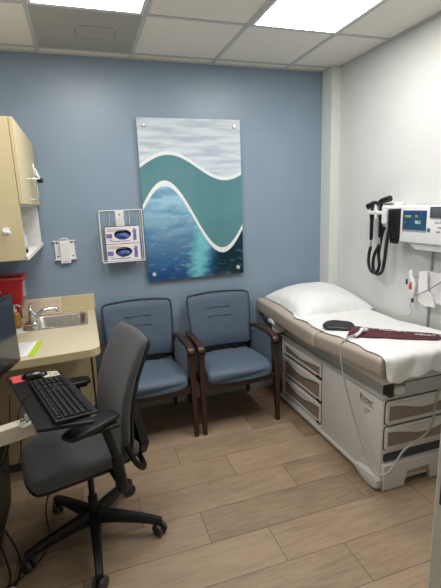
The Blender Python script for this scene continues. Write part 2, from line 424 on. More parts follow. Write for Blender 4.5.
# things in the niche
m = MB(); random.seed(3)
rings = []
for i in range(7):
    zz = 1.43+i*.03; r = [.07, .085, .08, .065, .055, .04, .015][i]
    rings.append([(-.38+r*.6*math.cos(2*PI*k/14)*(1+.25*random.random()), -.45+r*1.5*math.sin(2*PI*k/14)*(1+.3*random.random()), zz-(.002 if i == 0 else 0)) for k in range(14)])
m.loft(rings); tag(m.build('plastic_bag', 'bag', subsurf=1), 'crumpled white plastic bag standing in the open niche of the wall cabinet', 'bag')
tag(MB().box(-.33, -.295, -.80, -.73, 1.429, 1.45, bev=.006).build('marker_cap', 'black'), 'small black object lying at the edge of the white cabinet niche', 'cap')

# counter
t = thing('base_cabinet', 'beige laminate base cabinet under the sink countertop', 'cabinet', (XL, -.3, 0))
XC = XL+.001
YE = -.56
f = MB(); f.box(XC, -.034, YE, YE+.018, .0, .862); f.box(XC, -.06, YE+.018, -.012, 0, .10); f.box(XC, XC+.015, YE+.018, -.012, .1, .862); f.box(XC, -.034, -.030, -.012, .1, .862)
f.box(XC+.015, -.034, YE+.018, -.03, .10, .118)
f.build('body', 'cab_side', t, smooth=False)
MB().box(XC, -.034, YE-.007, YE, .0, .055, bev=.002).build('base_strip', 'gasket', t, smooth=False)
for (ya, yb, s_) in ((YE-.004, -.29, 1), (-.284, -.015, -1)):
    d = MB().box(-.024, -.004, ya, yb, .11, .855, bev=.002).build('door', 'cab_side', t, smooth=False)
    yh = yb-.05 if s_ > 0 else ya+.05
    MB().tube([(-.006, yh, .70), (.025, yh, .70), (.025, yh, .80), (-.006, yh, .80)], .005).build('handle', 'chrome', d)
ct = thing('countertop', 'beige speckled laminate countertop with rounded corner and side splash', 'countertop', (XL, -.5, .9))
# top with sink cut out: ring built from strips
def ctop():
    m = MB(); z0, z1 = .864, .90
    sx0, sx1, sy0, sy1 = -.40, -.035, -.435, -.10
    m.box(XL, sx0, -.60, 0, z0, z1); m.box(sx1, .025, -.60, 0, z0, z1); m.box(sx0, sx1, sy1, 0, z0, z1); m.box(sx0, sx1, -.60, sy0, z0, z1)
    poly = [(XL, -.60), (.025, -.60), (.025, -.93)]
    for k in range(1, 8):
        a = k/7*PI/2; poly.append((.025-.07*(1-math.cos(a)), -.93-.065*math.sin(a)))
    poly += [(-.2, -1.01), (XL, -1.035)]
    m.prism(poly, 'z', z0, z1)
    bmesh.ops.remove_doubles(m.bm, verts=m.bm.verts, dist=1e-5)
    return m
ctop().build('top', 'counter', ct, smooth=False)
poly = [(.029, -.005), (.029, -.93)]
for k in range(1, 8):
    a = k/7*PI/2; poly.append((.029-.07*(1-math.cos(a)), -.93-.069*math.sin(a)))
poly += [(-.2, -1.0145), (XL, -1.04)]
inner = [(x-.0045 if i < 4 else x-.001, y+(0 if i < 2 else .004)) for i, (x, y) in enumerate(poly)]
m = MB(); rings = []
for (x, y), (xi, yi) in zip(poly, inner): rings.append([(x, y, .858), (x, y, .9008), (xi, yi, .9008), (xi, yi, .858)])
m.loft(rings); m.build('edge_band', 'counter_edge', ct, smooth=False)
MB().box(XL, .035, -.02, 0, .901, 1.018, bev=.002).box(XL, XL+.02, -1.0, -.021, .901, 1.018, bev=.002).build('backsplash', 'laminate', ct, smooth=False)
# sink
sk = thing('sink', 'small stainless steel bar sink set in the beige counter', 'sink', (-.2, -.27, .9))
m = MB(); cx, cy = -.2275, -.2675; rings = []
for (w, h, z, r) in ((.405, .385, .9008, .03), (.405, .385, .9035, .03), (.385, .365, .9045, .028), (.33, .318, .903, .045), (.322, .31, .895, .045), (.30, .29, .80, .05), (.27, .26, .765, .06), (.07, .07, .76, .03), (.05, .05, .757, .024)):
    rings.append([(x, y, z) for x, y in rrect(cx+(.0 if w > .35 else .02), cy, w, h, r, 6)])
m.loft(rings, cap='end'); m.build('basin', 'steel', sk)
MB().lathe([(.0, 0), (.024, 0), (.026, .002), (.02, .003), (0, .003)], (cx+.02, cy, .7575)).build('drain', 'chrome', sk)
# faucet
fc = thing('faucet', 'chrome single lever faucet at the left edge of the sink', 'faucet', (-.385, -.27, .903))
MB().box(-.425, -.345, -.36, -.18, .9045, .918, bev=.006, seg=3).lathe([(.030, 0), (.028, .02), (.024, .045), (.025, .06), (.02, .072), (.0, .076)], (-.38, -.27, .915)).build('base', 'chrome', fc)
MB().tube([(-.375, -.27, .94), (-.34, -.262, .965), (-.29, -.25, .985), (-.235, -.24, .985), (-.215, -.237, .965)], [.016, .014, .012, .012, .012], seg=12, smooth=5).build('spout', 'chrome', fc)
MB().tube([(-.38, -.27, .985), (-.392, -.275, 1.005), (-.385, -.285, 1.03), (-.372, -.29, 1.045)], [.013, .009, .007, .006], seg=10, smooth=4).build('lever', 'chrome', fc)
# things on the counter
t = thing('ribbed_board', 'cream horizontally ribbed board leaning on the backsplash behind the faucet', 'board', (-.34, -.03, .901))
RB = Matrix.Translation((0, -.048, .9015)) @ Matrix.Rotation(math.radians(-11), 4, 'X')
m = MB().box(-.475, -.205, -.01, .002, 0, .12, bev=.002, mtx=RB); m.build('board', 'rib', t, smooth=False)
m = MB()
for k in range(7): m.box(-.468, -.212, -.0118, -.010, .012+k*.015, .0155+k*.015, mtx=RB)
m.build('groove', 'rib2', t, smooth=False)
t = thing('leaflet', 'white printed leaflet with a lime green edge lying on the counter', 'leaflet', (-.36, -.84, .901))
m = MB().prism([(-.46, -.70), (-.315, -.715), (-.345, -.965), (-.49, -.95)], 'z', .9012, .9028); m.build('sheet', 'paper', t, smooth=False)
MB().prism([(-.313, -.715), (-.283, -.722), (-.312, -.975), (-.343, -.966)], 'z', .9012, .903).build('edge_strip', 'lime', t, smooth=False)
m = MB()
for k in range(9):
    y = -.74-k*.024; m.box(-.45-.0*k, -.34-.0035*k, y-.002, y+.002, .903, .9032)
m.build('printing', 'greyink', t, smooth=False)
tag(MB().prism([(-.50, -.40), (-.44, -.385), (-.385, -.452), (-.42, -.49), (-.50, -.53)], 'z', .9012, .9035).build('paper_scrap', 'paper', smooth=False), 'scrap of white paper at the left of the sink, half behind the computer monitor', 'paper')
# soap bottle, sharps container, white bottle
t = thing('soap_bottle', 'amber soap pump bottle by the red sharps container', 'bottle', (-.47, -.33, .901))
MB().lathe([(.0, 0), (.026, 0), (.03, .006), (.03, .085), (.024, .10), (.012, .108), (0, .108)], (-.475, -.33, .9012)).build('bottle', 'amber', t)
MB().lathe([(.013, 0), (.013, .018), (.005, .02), (.005, .045), (0, .045)], (-.475, -.33, 1.0092)).tube([(-.475, -.33, 1.05), (-.455, -.34, 1.055), (-.435, -.35, 1.045)], .006).build('pump', 'label_white', t)
t = thing('sharps_container', 'red sharps disposal container with a pale lid under the wall cabinet', 'sharps container', (-.50, -.2, 1.02))
def ring(x0, x1, y0, y1, z, r=.01): return [(x, y, z) for x, y in rrect((x0+x1)/2, (y0+y1)/2, x1-x0, y1-y0, r, 3)]
m = MB().loft([ring(-.575, -.455, -.27, -.09, .99), ring(-.59, -.43, -.28, -.075, 1.06), ring(-.60, -.415, -.285, -.065, 1.205)])
m.build('container', 'red', t, autosmooth=30)
m = MB().loft([ring(-.602, -.413, -.287, -.063, 1.206), ring(-.61, -.402, -.295, -.055, 1.214), ring(-.61, -.402, -.295, -.055, 1.226), ring(-.59, -.425, -.275, -.075, 1.227), ring(-.585, -.43, -.27, -.08, 1.215)])
lid = m.build('lid', 'red_lid', t)
MB().box(-.575, -.44, -.26, -.12, 1.216, 1.222, bev=.002).build('opening', 'red_dark', lid, smooth=False)
LX = Matrix.Translation((-.421, 0, 0))
m = MB().prism([(-.22, 1.085), (-.12, 1.085), (-.12, 1.18), (-.22, 1.18)], 'x', -.426, -.4175, mtx=Matrix.Translation((0, 0, 0))); m.build('label', 'label_white', t, smooth=False)
m = MB()
for k in range(5): m.box(-.4176, -.4168, -.21, -.135, 1.10+k*.015, 1.106+k*.015)
m.build('printing', 'ink', t, smooth=False)
MB().box(-.60, -.44, -.06, -.001, 1.03, 1.19, bev=.003).build('bracket', 'label_white', t, smooth=False)
t = thing('lotion_bottle', 'white bottle standing at the left of the red sharps container', 'bottle', (-.56, -.48, .901))
MB().lathe([(0, 0), (.034, 0), (.038, .01), (.038, .19), (.03, .22), (.014, .232), (0, .232)], (-.56, -.48, .9012)).build('bottle', 'label_white', t)
MB().lathe([(.015, 0), (.015, .02), (.006, .023), (.006, .05), (0, .05)], (-.56, -.48, 1.1332)).tube([(-.56, -.48, 1.18), (-.53, -.49, 1.185), (-.515, -.5, 1.175)], .007).build('pump', 'label_white', t)
MB().lathe([(.0385, 0), (.0388, .002), (.0388, .09), (.0385, .092)], (-.56, -.48, .96)).build('label', 'pinkpaper', t)

# ================================================================== BACK WALL
# brochure/dispenser bracket
t = thing('wall_bracket', 'small white empty dispenser bracket screwed to the blue wall', 'bracket', (-.135, 0, 1.35))
m = MB().box(-.205, -.165, -.012, -.0005, 1.30, 1.43, bev=.003).box(-.105, -.065, -.012, -.0005, 1.30, 1.43, bev=.003)
m.box(-.17, -.10, -.03, -.0005, 1.30, 1.425, bev=.004).box(-.215, -.055, -.02, -.0005, 1.425, 1.432, bev=.002).box(-.21, -.06, -.035, -.0005, 1.292, 1.30, bev=.002)
m.tube([(-.165, -.02, 1.43), (-.155, -.02, 1.445), (-.115, -.02, 1.445), (-.105, -.02, 1.43)], .004, smooth=3)
m.build('plate', 'white_metal', t, smooth=False)
for (x, z) in ((-.187, 1.415), (-.083, 1.415), (-.187, 1.318), (-.083, 1.318)): MB().lathe([(.0, 0), (.006, 0), (.006, .002), (0, .002)], (x, -.012, z), (0, -1, 0), 10).build('screw', 'ink', t)
MB().box(-.17, -.10, -.036, -.006, 1.268, 1.291, bev=.002).build('label', 'label_white', t, smooth=False)
m = MB()
for k in range(2): m.box(-.155, -.115, -.0366, -.036, 1.275+k*.007, 1.2775+k*.007)
m.build('printing', 'greyink', t, smooth=False)
# glove rack
t = thing('glove_box_rack', 'white wire rack on the blue wall holding two glove boxes', 'rack', (.27, 0, 1.26))
m = MB(); yf = -.115; r = .0035
def wire(*p): m.tube(p, r, 6)
xl, xr, zt, zb = .125, .43, 1.632, 1.258
wire((xl, yf, zb), (xl, yf, zt)); wire((xr, yf, zb), (xr, yf, zt)); wire((xl, yf, zb), (xr, yf, zb)); wire((xl, yf, zt), (xr, yf, zt))
for x in (xl, xr):
    wire((x, yf, zb), (x, -.006, zb)); wire((x, yf, zt), (x, -.006, zt)); wire((x, -.006, zb), (x, -.006, zt))
for x in (.2, .35):
    wire((x, yf, zb), (x, -.006, zb)); wire((x, -.006, zb), (x, -.006, zt)); wire((x, yf, zt), (x, -.006, zt))
wire((xl, -.006, zt), (xr, -.006, zt)); wire((xl, -.006, zb), (xr, -.006, zb))
m.build('wire_frame', 'wire', t)
MB().box(.245, .31, -.010, -.0005, 1.42, 1.628, bev=.002).build('mounting_plate', 'white_metal', t, smooth=False)
MB().lathe([(0, 0), (.006, 0), (.005, .003), (0, .003)], (.277, -.010, 1.60), (0, -1, 0), 10).build('screw', 'ink', t)
for i, (zz, lab) in enumerate(((1.392, 'upper white and purple glove box with blue gloves showing, in the wall rack'), (1.264, 'lower white and purple glove box with blue gloves showing, in the wall rack'))):
    gb = thing('glove_box', lab, 'glove box', (.28, -.06, zz), group='glove boxes in the wall rack')
    X0, X1, Yf, Yr, Z1 = .158, .402, -.108, -.013, zz+.124
    m = MB(); cx, cz = .28, zz+.066
    # carton with an oval opening in its front
    n = 24; ov = [(cx+.062*math.cos(2*PI*k/n), cz+.036*math.sin(2*PI*k/n)) for k in range(n)]
    def bord(k):
        a = 2*PI*k/n; c, s_ = math.cos(a), math.sin(a)
        sc = min((.122/abs(c)) if abs(c) > 1e-6 else 9, (.058 if s_ > 0 else .066)/abs(s_) if abs(s_) > 1e-6 else 9)
        return (cx+c*sc, cz+s_*sc)
    bd = [bord(k) for k in range(n)]
    bd = [(min(max(x, X0), X1), min(max(z, zz), Z1)) for x, z in bd]
    for cxx in (X0, X1):
        for czz in (zz, Z1):
            kk = min(range(n), key=lambda q: (bd[q][0]-cxx)**2+(bd[q][1]-czz)**2); bd[kk] = (cxx, czz)
    m.loft([[(x, Yf+.03, z) for x, z in ov], [(x, Yf, z) for x, z in ov], [(x, Yf, z) for x, z in bd], [(x, Yr, z) for x, z in bd]], cap=True)
    m.box(X0, X1, Yf+.001, Yr, zz, zz+.002); m.box(X0, X1, Yf+.001, Yr, Z1-.002, Z1); 
    m.build('carton', 'glove_box', gb, smooth=False)
    MB().prism([(x, z) for x, z in ov], 'y', Yf+.022, Yf+.026).build('opening', 'hole', gb, smooth=False)
    rg = []; random.seed(i+4)
    for k in range(9):
        a = -1+2*k/8
        hh = .026*math.sqrt(max(0, 1-a*a))+.002
        rg.append([(cx+a*.054, Yf+.006-.02*math.sqrt(max(0.02, 1-a*a))*math.sin(max(0, q/10*PI))+.01*random.random(), cz-.010+hh*math.cos(q/10*PI)*(.8+.3*random.random())-.004) for q in range(11)])
    m = MB().sheet(rg); m.build('glove', 'glove', gb, solid=.003, subsurf=1)
    m = MB().box(X0+.004, X0+.046, Yf-.001, Yf, zz+.042, zz+.074).box(X0+.03, X0+.17, Yf-.001, Yf, zz+.015, zz+.020)
    m.build('purple_print', 'purple', gb, smooth=False)
    m = MB().tube([(X1-.035, Yf-.0008, zz+.02), (X1-.033, Yf-.0008, zz+.07)], .012, 6)
    for q, (dx, dz) in enumerate(((-.016, .09), (-.008, .105), (.003, .108), (.013, .098))): m.tube([(X1-.033, Yf-.0008, zz+.06), (X1-.033+dx, Yf-.0008, zz+dz)], .004, 5)
    for v in m.bm.verts: v.co.y = Yf-.0008+(v.co.y-Yf)*.05
    m.build('hand_print', 'glove_print', gb, smooth=False)
    m = MB()
    for q in range(3): m.box(X0+.01, X0+.1+.02*q, Yf-.001, Yf, Z1-.016-q*.008, Z1-.013-q*.008)
    m.box(X0+.02, X0+.045, Yf-.001, Yf, zz+.026, zz+.032)
    m.build('printing', 'greyink', gb, smooth=False)
# artwork
ax0, ax1, azb, azt = .453, 1.259, 1.076, 2.289
t = thing('wall_art', 'large glass wall print of flowing teal and white waves over blue water', 'artwork', ((ax0+ax1)/2, 0, azb))
f = MB().box(ax0, ax1, -.034, -.026, azb, azt, bev=.0015)
am = art_material(0, 1, 0, 1)
o = f.build('panel', am, t, smooth=False)
# re-derive the print's frame in local coordinates
inv = MW[t.name].inverted(); p0 = inv @ Vector((ax0, 0, azb)); p1 = inv @ Vector((ax1, 0, azt))
o.data.materials.clear(); bpy.data.materials.remove(am); o.data.materials.append(art_material(p0.x, p1.x, p0.z, p1.z))
for x in (ax0+.05, ax1-.05):
    for z in (azb+.05, azt-.05):
        MB().lathe([(.010, 0), (.010, .022), (.0, .022)], (x, -.0005, z), (0, -1, 0), 14).lathe([(.0, 0), (.016, 0), (.016, .008), (.012, .012), (0, .012)], (x, -.0345, z), (0, -1, 0), 18).build('standoff_cap', 'satin', t)

# ================================================================== GUEST CHAIRS
def guest_chair(cx, rz, label):
    t = thing('guest_armchair', label, 'chair', (cx, -.33, 0), rz, 'blue guest armchairs along the back wall')
    W = .295
    def P(name, m, mt, **k): return m.build(name, mt, t, local=True, **k)
    # local: y towards the room is negative; origin in the middle of the footprint
    # seat cushion with bowed front
    rings = []
    for i, (yy, sx, zc, hh) in enumerate(((.235, .225, .425, .02), (.22, .235, .427, .05), (.1, .245, .43, .075), (-.08, .255, .437, .085), (-.2, .258, .437, .085), (-.255, .25, .427, .075), (-.275, .235, .415, .045))):
        pts = rrect(0, zc, sx*2, hh, min(.022, hh*.45), 4)
        # subdivide the flat long edges so the front can bow
        ring = []
        n = len(pts)
        for k in range(n):
            a, b_ = pts[k], pts[(k+1) % n]
            ring.append(a)
            if abs(a[0]-b_[0]) > .2:
                for q in range(1, 8): ring.append((a[0]+(b_[0]-a[0])*q/8, a[1]+(b_[1]-a[1])*q/8))
        bow = max(0, -yy)/.27
        rings.append([(x, yy - bow*.035*(1-(x/.26)**2), z+.012*(1-(x/.26)**2)*(1 if z > zc else 0)) for x, z in ring])
    P('seat', MB().loft(rings), 'blue_fab', autosmooth=60)
    # backrest
    rings = []
    for (z, w, yc, th) in ((.515, .235, .165, .03), (.525, .245, .168, .05), (.62, .252, .185, .055), (.75, .262, .21, .055), (.88, .268, .235, .05), (.925, .262, .245, .045), (.94, .245, .248, .022)):
        pts = rrect(0, 0, w*2, th, th*.45, 4); n = len(pts); ring = []
        for k in range(n):
            a, b_ = pts[k], pts[(k+1) % n]; ring.append(a)
            if abs(a[0]-b_[0]) > .2:
                for q in range(1, 8): ring.append((a[0]+(b_[0]-a[0])*q/8, a[1]+(b_[1]-a[1])*q/8))
        rings.append([(x, yc+y+.02*(1-(x/w)**2), z+(.012*(1-(x/w)**2) if z > .9 else 0)) for x, y in ring])
    bk = P('backrest', MB().loft(rings), 'blue_fab', autosmooth=60)
    # stitched tufts and piping
    m = MB()
    for (z, yb) in ((.76, .183), (.83, .197)):
        m.tube([(-.10, yb+.012, z), (-.05, yb+.0175, z), (0, yb+.020, z), (.05, yb+.0175, z), (.10, yb+.012, z)], .0035, 6, smooth=3)
    m.build('stitching', 'stitch', bk, local=True)
    m = MB(); pts = []
    for (z, w, y) in ((.53, .243, .145), (.62, .251, .158), (.75, .261, .184), (.88, .267, .211), (.918, .262, .219)): pts.append((-w, y, z))
    top = [(-.235, .226, .938), (-.12, .237, .949), (0, .242, .953), (.12, .237, .949), (.235, .226, .938)]
    pts = pts+top+[(-x, y, z) for x, y, z in reversed(pts)]
    m.tube(pts, .0045, 6, smooth=3); m.build('piping', 'blue_pipe', bk, local=True)
    # legs
    for s in (-1, 1):
        m = MB().loft([[(s*(W-.002)+dx*.8, -.265+dy*.8, .0) for dx, dy in ((-.018, -.018), (.018, -.018), (.018, .018), (-.018, .018))],
                       [(s*(W-.004)+dx, -.25+dy, .40) for dx, dy in ((-.019, -.021), (.019, -.021), (.019, .021), (-.019, .021))],
                       [(s*(W-.006)+dx, -.238+dy, .652) for dx, dy in ((-.020, -.022), (.020, -.022), (.020, .022), (-.020, .022))]])
        P('leg', m, 'darkwood', autosmooth=30)
        m = MB().loft([[(s*.268+dx*.8, .285+dy*.8, 0) for dx, dy in ((-.014, -.014), (.014, -.014), (.014, .014), (-.014, .014))],
                       [(s*.262+dx, .235+dy, .36) for dx, dy in ((-.015, -.017), (.015, -.017), (.015, .017), (-.015, .017))],
                       [(s*.268+dx, .225+dy, .62) for dx, dy in ((-.013, -.015), (.013, -.015), (.013, .015), (-.013, .015))]])
        P('leg', m, 'darkwood', autosmooth=30)
        # arm: flat curved bar from rear post to the front leg
        path = catmull([Vector(p) for p in ((s*.268, .225, .635), (s*.282, .12, .662), (s*.290, -.02, .675), (s*.290, -.15, .675), (s*.289, -.225, .668), (s*.289, -.258, .648), (s*.289, -.262, .61))], 5)
        rings = []
        for k, p in enumerate(path):
            tg = (path[min(k+1, len(path)-1)]-path[max(k-1, 0)]).normalized(); sd = Vector((1, 0, 0)); up = sd.cross(tg).normalized()
            if up.z < 0: up = -up
            rings.append([p+sd*a*.025+up*c*.014 for a, c in ((-1, -.7), (-.8, -1), (.8, -1), (1, -.7), (1, .7), (.8, 1), (-.8, 1), (-1, .7))])
        P('armrest', MB().loft(rings), 'darkwood', autosmooth=50)
        # blue panel below the arm
        m = MB().prism([(.20, .44), (.21, .60), (.06, .645), (-.18, .655), (-.21, .645), (-.215, .44)], 'x', s*.272-.008, s*.272+.008, bev=.003); P('arm_panel', m, 'blue_fab', smooth=False)
    # apron, bowed at the front
    rings = []
    for k in range(13):
        x = -W+.02 + (2*W-.04)*k/12; y = -.245-.03*(1-(x/W)**2)
        rings.append([(x, y-.012, .345), (x, y+.01, .345), (x, y+.01, .385), (x, y-.012, .388)])
    m = MB().loft(rings)
    m.box(-W+.006, -W+.03, -.24, .23, .345, .385); m.box(W-.03, W-.006, -.24, .23, .345, .385); m.box(-.25, .25, .215, .235, .345, .385)
    P('seat_rail', m, 'darkwood', smooth=False)
    m = MB().box(-.25, .25, .175, .19, .478, .505, bev=.003); m.box(-.14, -.10, .16, .18, .46, .53); m.box(.10, .14, .16, .18, .46, .53)
    P('back_support', m, 'black', smooth=False)
guest_chair(1.0, 0, 'blue upholstered armchair with dark wood frame, right next to the exam table')
guest_chair(.345, math.radians(1), 'blue upholstered armchair with dark wood frame, half hidden behind the desk chair')

# ================================================================== EXAM TABLE
et = thing('exam_table', 'taupe cushioned medical exam table with white drawer base along the white wall', 'exam table', (1.77, -.8, 0))
bx0, bx1, by0, by1 = 1.485, 2.07, -1.53, -.29
def zt(y):
    ks = ((0, .842), (-.3, .83), (-.6, .812), (-.95, .80), (-1.0, .80), (-1.25, .822), (-1.55, .842), (-1.7, .842))
    for (a, za), (b_, zb_) in zip(ks, ks[1:]):
        if y <= a and y >= b_: return za+(zb_-za)*(a-y)/(a-b_)
    return ks[0][1]
def cushion(x0, x1, ya, yb, th, r=.04, dx=0):
    """ya > yb ; lofted along y"""
    st = [(0, .6), (.004, .80), (.011, .92), (.02, .98), (.03, 1.)]
    ys = [(ya-a, s_) for a, s_ in st]
    n = 14
    ys += [(ya-.03+(yb-ya+.06)*k/n, 1.) for k in range(1, n)]
    ys += [(yb+a, s_) for a, s_ in reversed(st)]
    rings = []
    for y, s_ in ys:
        h = th*(.35+.65*s_) if s_ < 1 else th
        ins = (1-s_)*.035
        top = zt(y)-(1-s_)*.03; zc = top-th/2+(1-s_)*.0; hh = th-(1-s_)*.06
        pts = rrect((x0+x1)/2, zc, (x1-x0)-2*ins, hh, min(r, hh*.45), 6); ring = []
        k2 = len(pts)
        for k in range(k2):
            a, b_ = pts[k], pts[(k+1) % k2]; ring.append(a)
            if abs(a[0]-b_[0]) > .2:
                for q in range(1, 6): ring.append((a[0]+(b_[0]-a[0])*q/6, a[1]))
        rings.append([(x, y, z) for x, z in ring])
    return MB().loft(rings)
hd = cushion(1.378, 2.065, .0-.012, -.962, .118, .026).build('head_cushion', 'vinyl', et, autosmooth=80)
ft = cushion(1.385, 2.065, -.968, -1.61, .112, .03).build('foot_cushion', 'vinyl', et, autosmooth=80)
# base shell
m = MB()
m.box(bx0, bx1, by0, -.905, .03, .565, bev=.012, seg=3)              # solid foot part of the shell
m.box(bx0+.10, bx1, -.905, by1, .03, .565, bev=.004)                  # inner body behind the side drawers
m.box(bx0, bx0+.12, -.905, by1, .535, .565, bev=.004); m.box(bx0, bx0+.12, -.905, by1, .03, .062, bev=.004)
m.box(bx0, bx0+.12, -.325, by1, .06, .54, bev=.004)
m.build('base_shell', 'table_white', et, autosmooth=35)
MB().box(bx0+.01, bx1-.01, by0+.02, by1-.01, .0, .03).build('plinth', 'gasket', et, smooth=False)
MB().prism([(by1+.005, .02), (by1+.005, .045), (by0+.10, .045), (by0+.10, .02)], 'x', bx0-.016, bx0, bev=.004).build('base_trim', 'table_white', et, smooth=False)
# grey upper chassis
m = MB().box(bx0+.018, bx1-.02, by0+.03, by1+.01, .565, .66, bev=.003).box(bx0-.012, bx1, by0-.015, by1+.02, .565, .578, bev=.003)
m.build('chassis', 'table_grey', et, smooth=False)
MB().box(bx0+.014, bx0+.018, -1.42, -1.12, .592, .64, bev=.001).box(bx0+.014, bx0+.018, -.88, -.34, .592, .64, bev=.001).build('chassis_panel', 'table_grey', et, smooth=False)
MB().box(1.425, 2.05, -.92, -.06, .672, .70, bev=.006).build('head_pan', 'table_grey', et, smooth=False)
MB().box(1.435, 2.05, -1.585, -.97, .675, .715, bev=.006).build('seat_pan', 'table_white', et, smooth=False)
m = MB().box(1.62, 1.98, -.85, -.30, .655, .675).box(1.56, 2.0, -1.48, -1.05, .655, .678); m.build('lift_frame', 'gasket', et, smooth=False)
# end of the footrest rails, seen under the cushion
MB().box(1.535, 1.60, -1.575, -1.45, .590, .640, bev=.012, seg=3).build('stirrup_socket', 'table_white', et)
MB().box(1.90, 1.965, -1.575, -1.45, .590, .640, bev=.012, seg=3).build('stirrup_socket', 'table_white', et)
MB().box(1.508, 1.532, -1.556, -1.49, .579, .668).build('rail_gap', 'gasket', et, smooth=False)
MB().box(1.865, 1.895, -1.552, -1.49, .579, .668).build('rail_gap', 'gasket', et, smooth=False)
MB().box(1.605, 1.86, -1.56, -1.49, .579, .655, bev=.004).build('footrest_front', 'table_grey', et, smooth=False)
# head-side lever
m = MB().prism([(-.30+.055*math.cos(a), .690+.036*math.sin(a)) for a in [PI*k/10 for k in range(11)]], 'x', 1.375, 1.398, bev=.004)
m.build('release_lever', 'white_metal', et)
MB().box(1.40, 1.50, -.32, -.28, .60, .70, bev=.004).build('lever_bracket', 'table_white', et, smooth=False)
# drawers : frame ring + taupe inset + wavy grip
def drawer(name, face, lo, hi, z0, z1, plane):
    """face 'x' : on the plane x=plane seen from -x, lo..hi along y ; face 'y' : on y=plane seen from -y"""
    w = abs(hi-lo); cx = (lo+hi)/2; cz = (z0+z1)/2; s = -1
    def T(pts, d): return [((plane+s*d, a, c) if face == 'x' else (a, plane+s*d, c)) for a, c in pts]
    o_ = rrect(cx, cz, w, z1-z0, .016, 4); i_ = rrect(cx, cz, w-.034, z1-z0-.034, .010, 4)
    m = MB().loft([T(o_, -.004), T(o_, .010), T(rrect(cx, cz, w-.008, z1-z0-.008, .013, 4), .013), T(i_, .013), T(i_, -.004)], cap=False, closed=True)
    d = m.build(name, 'table_white', et, autosmooth=40)
    m = MB().loft([T(i_, .001), T(i_, .006)]); m.build('inset_panel', 'taupe_panel', d, smooth=False)
    g = rrect(cx, cz, w+.012, z1-z0+.012, .02, 4)
    m = MB().loft([T(g, -.001), T(g, .002)]); m.build('drawer_gap', 'gasket', d, smooth=False)
    # grip with a wavy lower edge
    a0, a1 = cx-w/2+.02, cx+w/2-.02; zt_ = z1-.018; n = 20; dep = (.30 if face == 'y' else .24)*(z1-z0)
    low = [(a0+(a1-a0)*k/n, zt_-.010-dep*(.5-.5*math.cos(2*PI*min(max((k/n-.0)/1., 0), 1)))) for k in range(n+1)]
    poly = [(a0, zt_+.006)]+low+[(a1, zt_+.006)]
    m = MB().loft([T(poly, .004), T(poly, .016), T([(a, c if k in (0, len(poly)-1) else c+.004) for k, (a, c) in enumerate(poly)], .020)])
    m.build('grip', 'table_white', d, autosmooth=40)
    return d
for (z0, z1) in ((.425, .53), (.245, .405), (.072, .225)):
    d = drawer('side_drawer', 'x', -.895, -.325, z0, z1, bx0+.012)
    MB().box(bx0-.012, bx0-.002, -.885, -.855, z0+.005, z0+.016, bev=.002).build('latch', 'black', d, smooth=False)
for (z0, z1) in ((.405, .545), (.245, .385)):
    drawer('front_drawer', 'y', 1.505, 2.05, z0, z1, by0)
m = MB().prism(rrect(1.78, .192, .55, .05, .012, 4), 'y', by0-.006, by0+.002, bev=.001); m.build('step_pad', 'step', et, smooth=False)
m = MB().prism([(1.492, .0), (1.492, .158), (2.06, .158), (2.06, .0), (1.835, .0), (1.822, .10), (1.655, .10), (1.642, .0)], 'y', by0-.03, by0+.0005, bev=.004)
m.build('step_front', 'table_white', et, smooth=False)
MB().box(1.66, 1.82, by0-.012, by0-.002, .03, .055, bev=.002).build('step_rail', 'table_grey', et, smooth=False)
m = MB().prism([(-1.33, .055), (-1.36, .075), (-1.47, .085), (-1.535, .09), (-1.555, .07), (-1.55, .02), (-1.50, .005), (-1.42, .008)], 'x', bx0-.04, bx0-.001, bev=.008)
m.build('foot_pedal', 'table_white', et)
# writing on the side
sc = thing  # noqa
text('lettering', 'Ritter', .052, 'ink', et, (bx0-.0008, -1.33, .482), (0, -1, 0), (0, 0, 1), .0006)
MB().box(bx0-.0012, bx0-.0002, -1.462, -1.33, .470, .473).build('underline', 'ink', et, smooth=False)
pl = MB().box(bx0-.0012, bx0-.0002, -1.445, -1.36, .405, .452).build('rating_label', 'label_white', et, smooth=False)
m = MB()
for k, (a, c) in enumerate(((.0, .06), (.012, .05), (.026, .03))): m.box(bx0-.0018, bx0-.0012, -1.375-c, -1.375, .440-a, .4435-a)
m.build('label_printing', 'ink', pl, smooth=False)

# exam paper
random.seed(11)
def wr(x, y): return .0035*math.sin(23*x+7*y)+.003*math.sin(41*y+9*x)+.003*math.sin(61*(x-y)+2*math.sin(17*x))
rows = []; n = 34
for k in range(n+1):
    y = -.16-(1.585-.16)*k/n
    lx = 1.475-.062*(k/n)+.012*math.sin(y*9)+(.008*math.sin(y*31)); rx_ = 2.045
    rows.append([(lx+(rx_-lx)*j/20, y, zt(y)+.006+abs(wr(lx+(rx_-lx)*j/20, y))*(1 if 0 < j < 20 else .4)) for j in range(21)])
last = rows[-1]
for q, (yo, zd) in enumerate(((-.03, -.006), (-.042, -.02), (-.046, -.05), (-.046, -.085), (-.052, -.118))):
    rows.append([(x+.004*math.sin(12*x+q), last[0][1]+yo-.012*math.sin(30*x+q*.7)*(q/4)-.005*math.sin(77*x+q), zt(-1.6)+.006+zd-(.032*(.5+.5*math.sin(x*17.+1.2))+.010*math.sin(x*47) if q == 4 else (.012*math.sin(x*17.+1.2) if q == 3 else 0))) for x, y, z in last])
o = MB().sheet(rows).build('exam_paper', 'exam_paper', solid=.0015, subsurf=1)
tag(o, 'white disposable paper sheet spread over the exam table and hanging over its foot', 'paper')
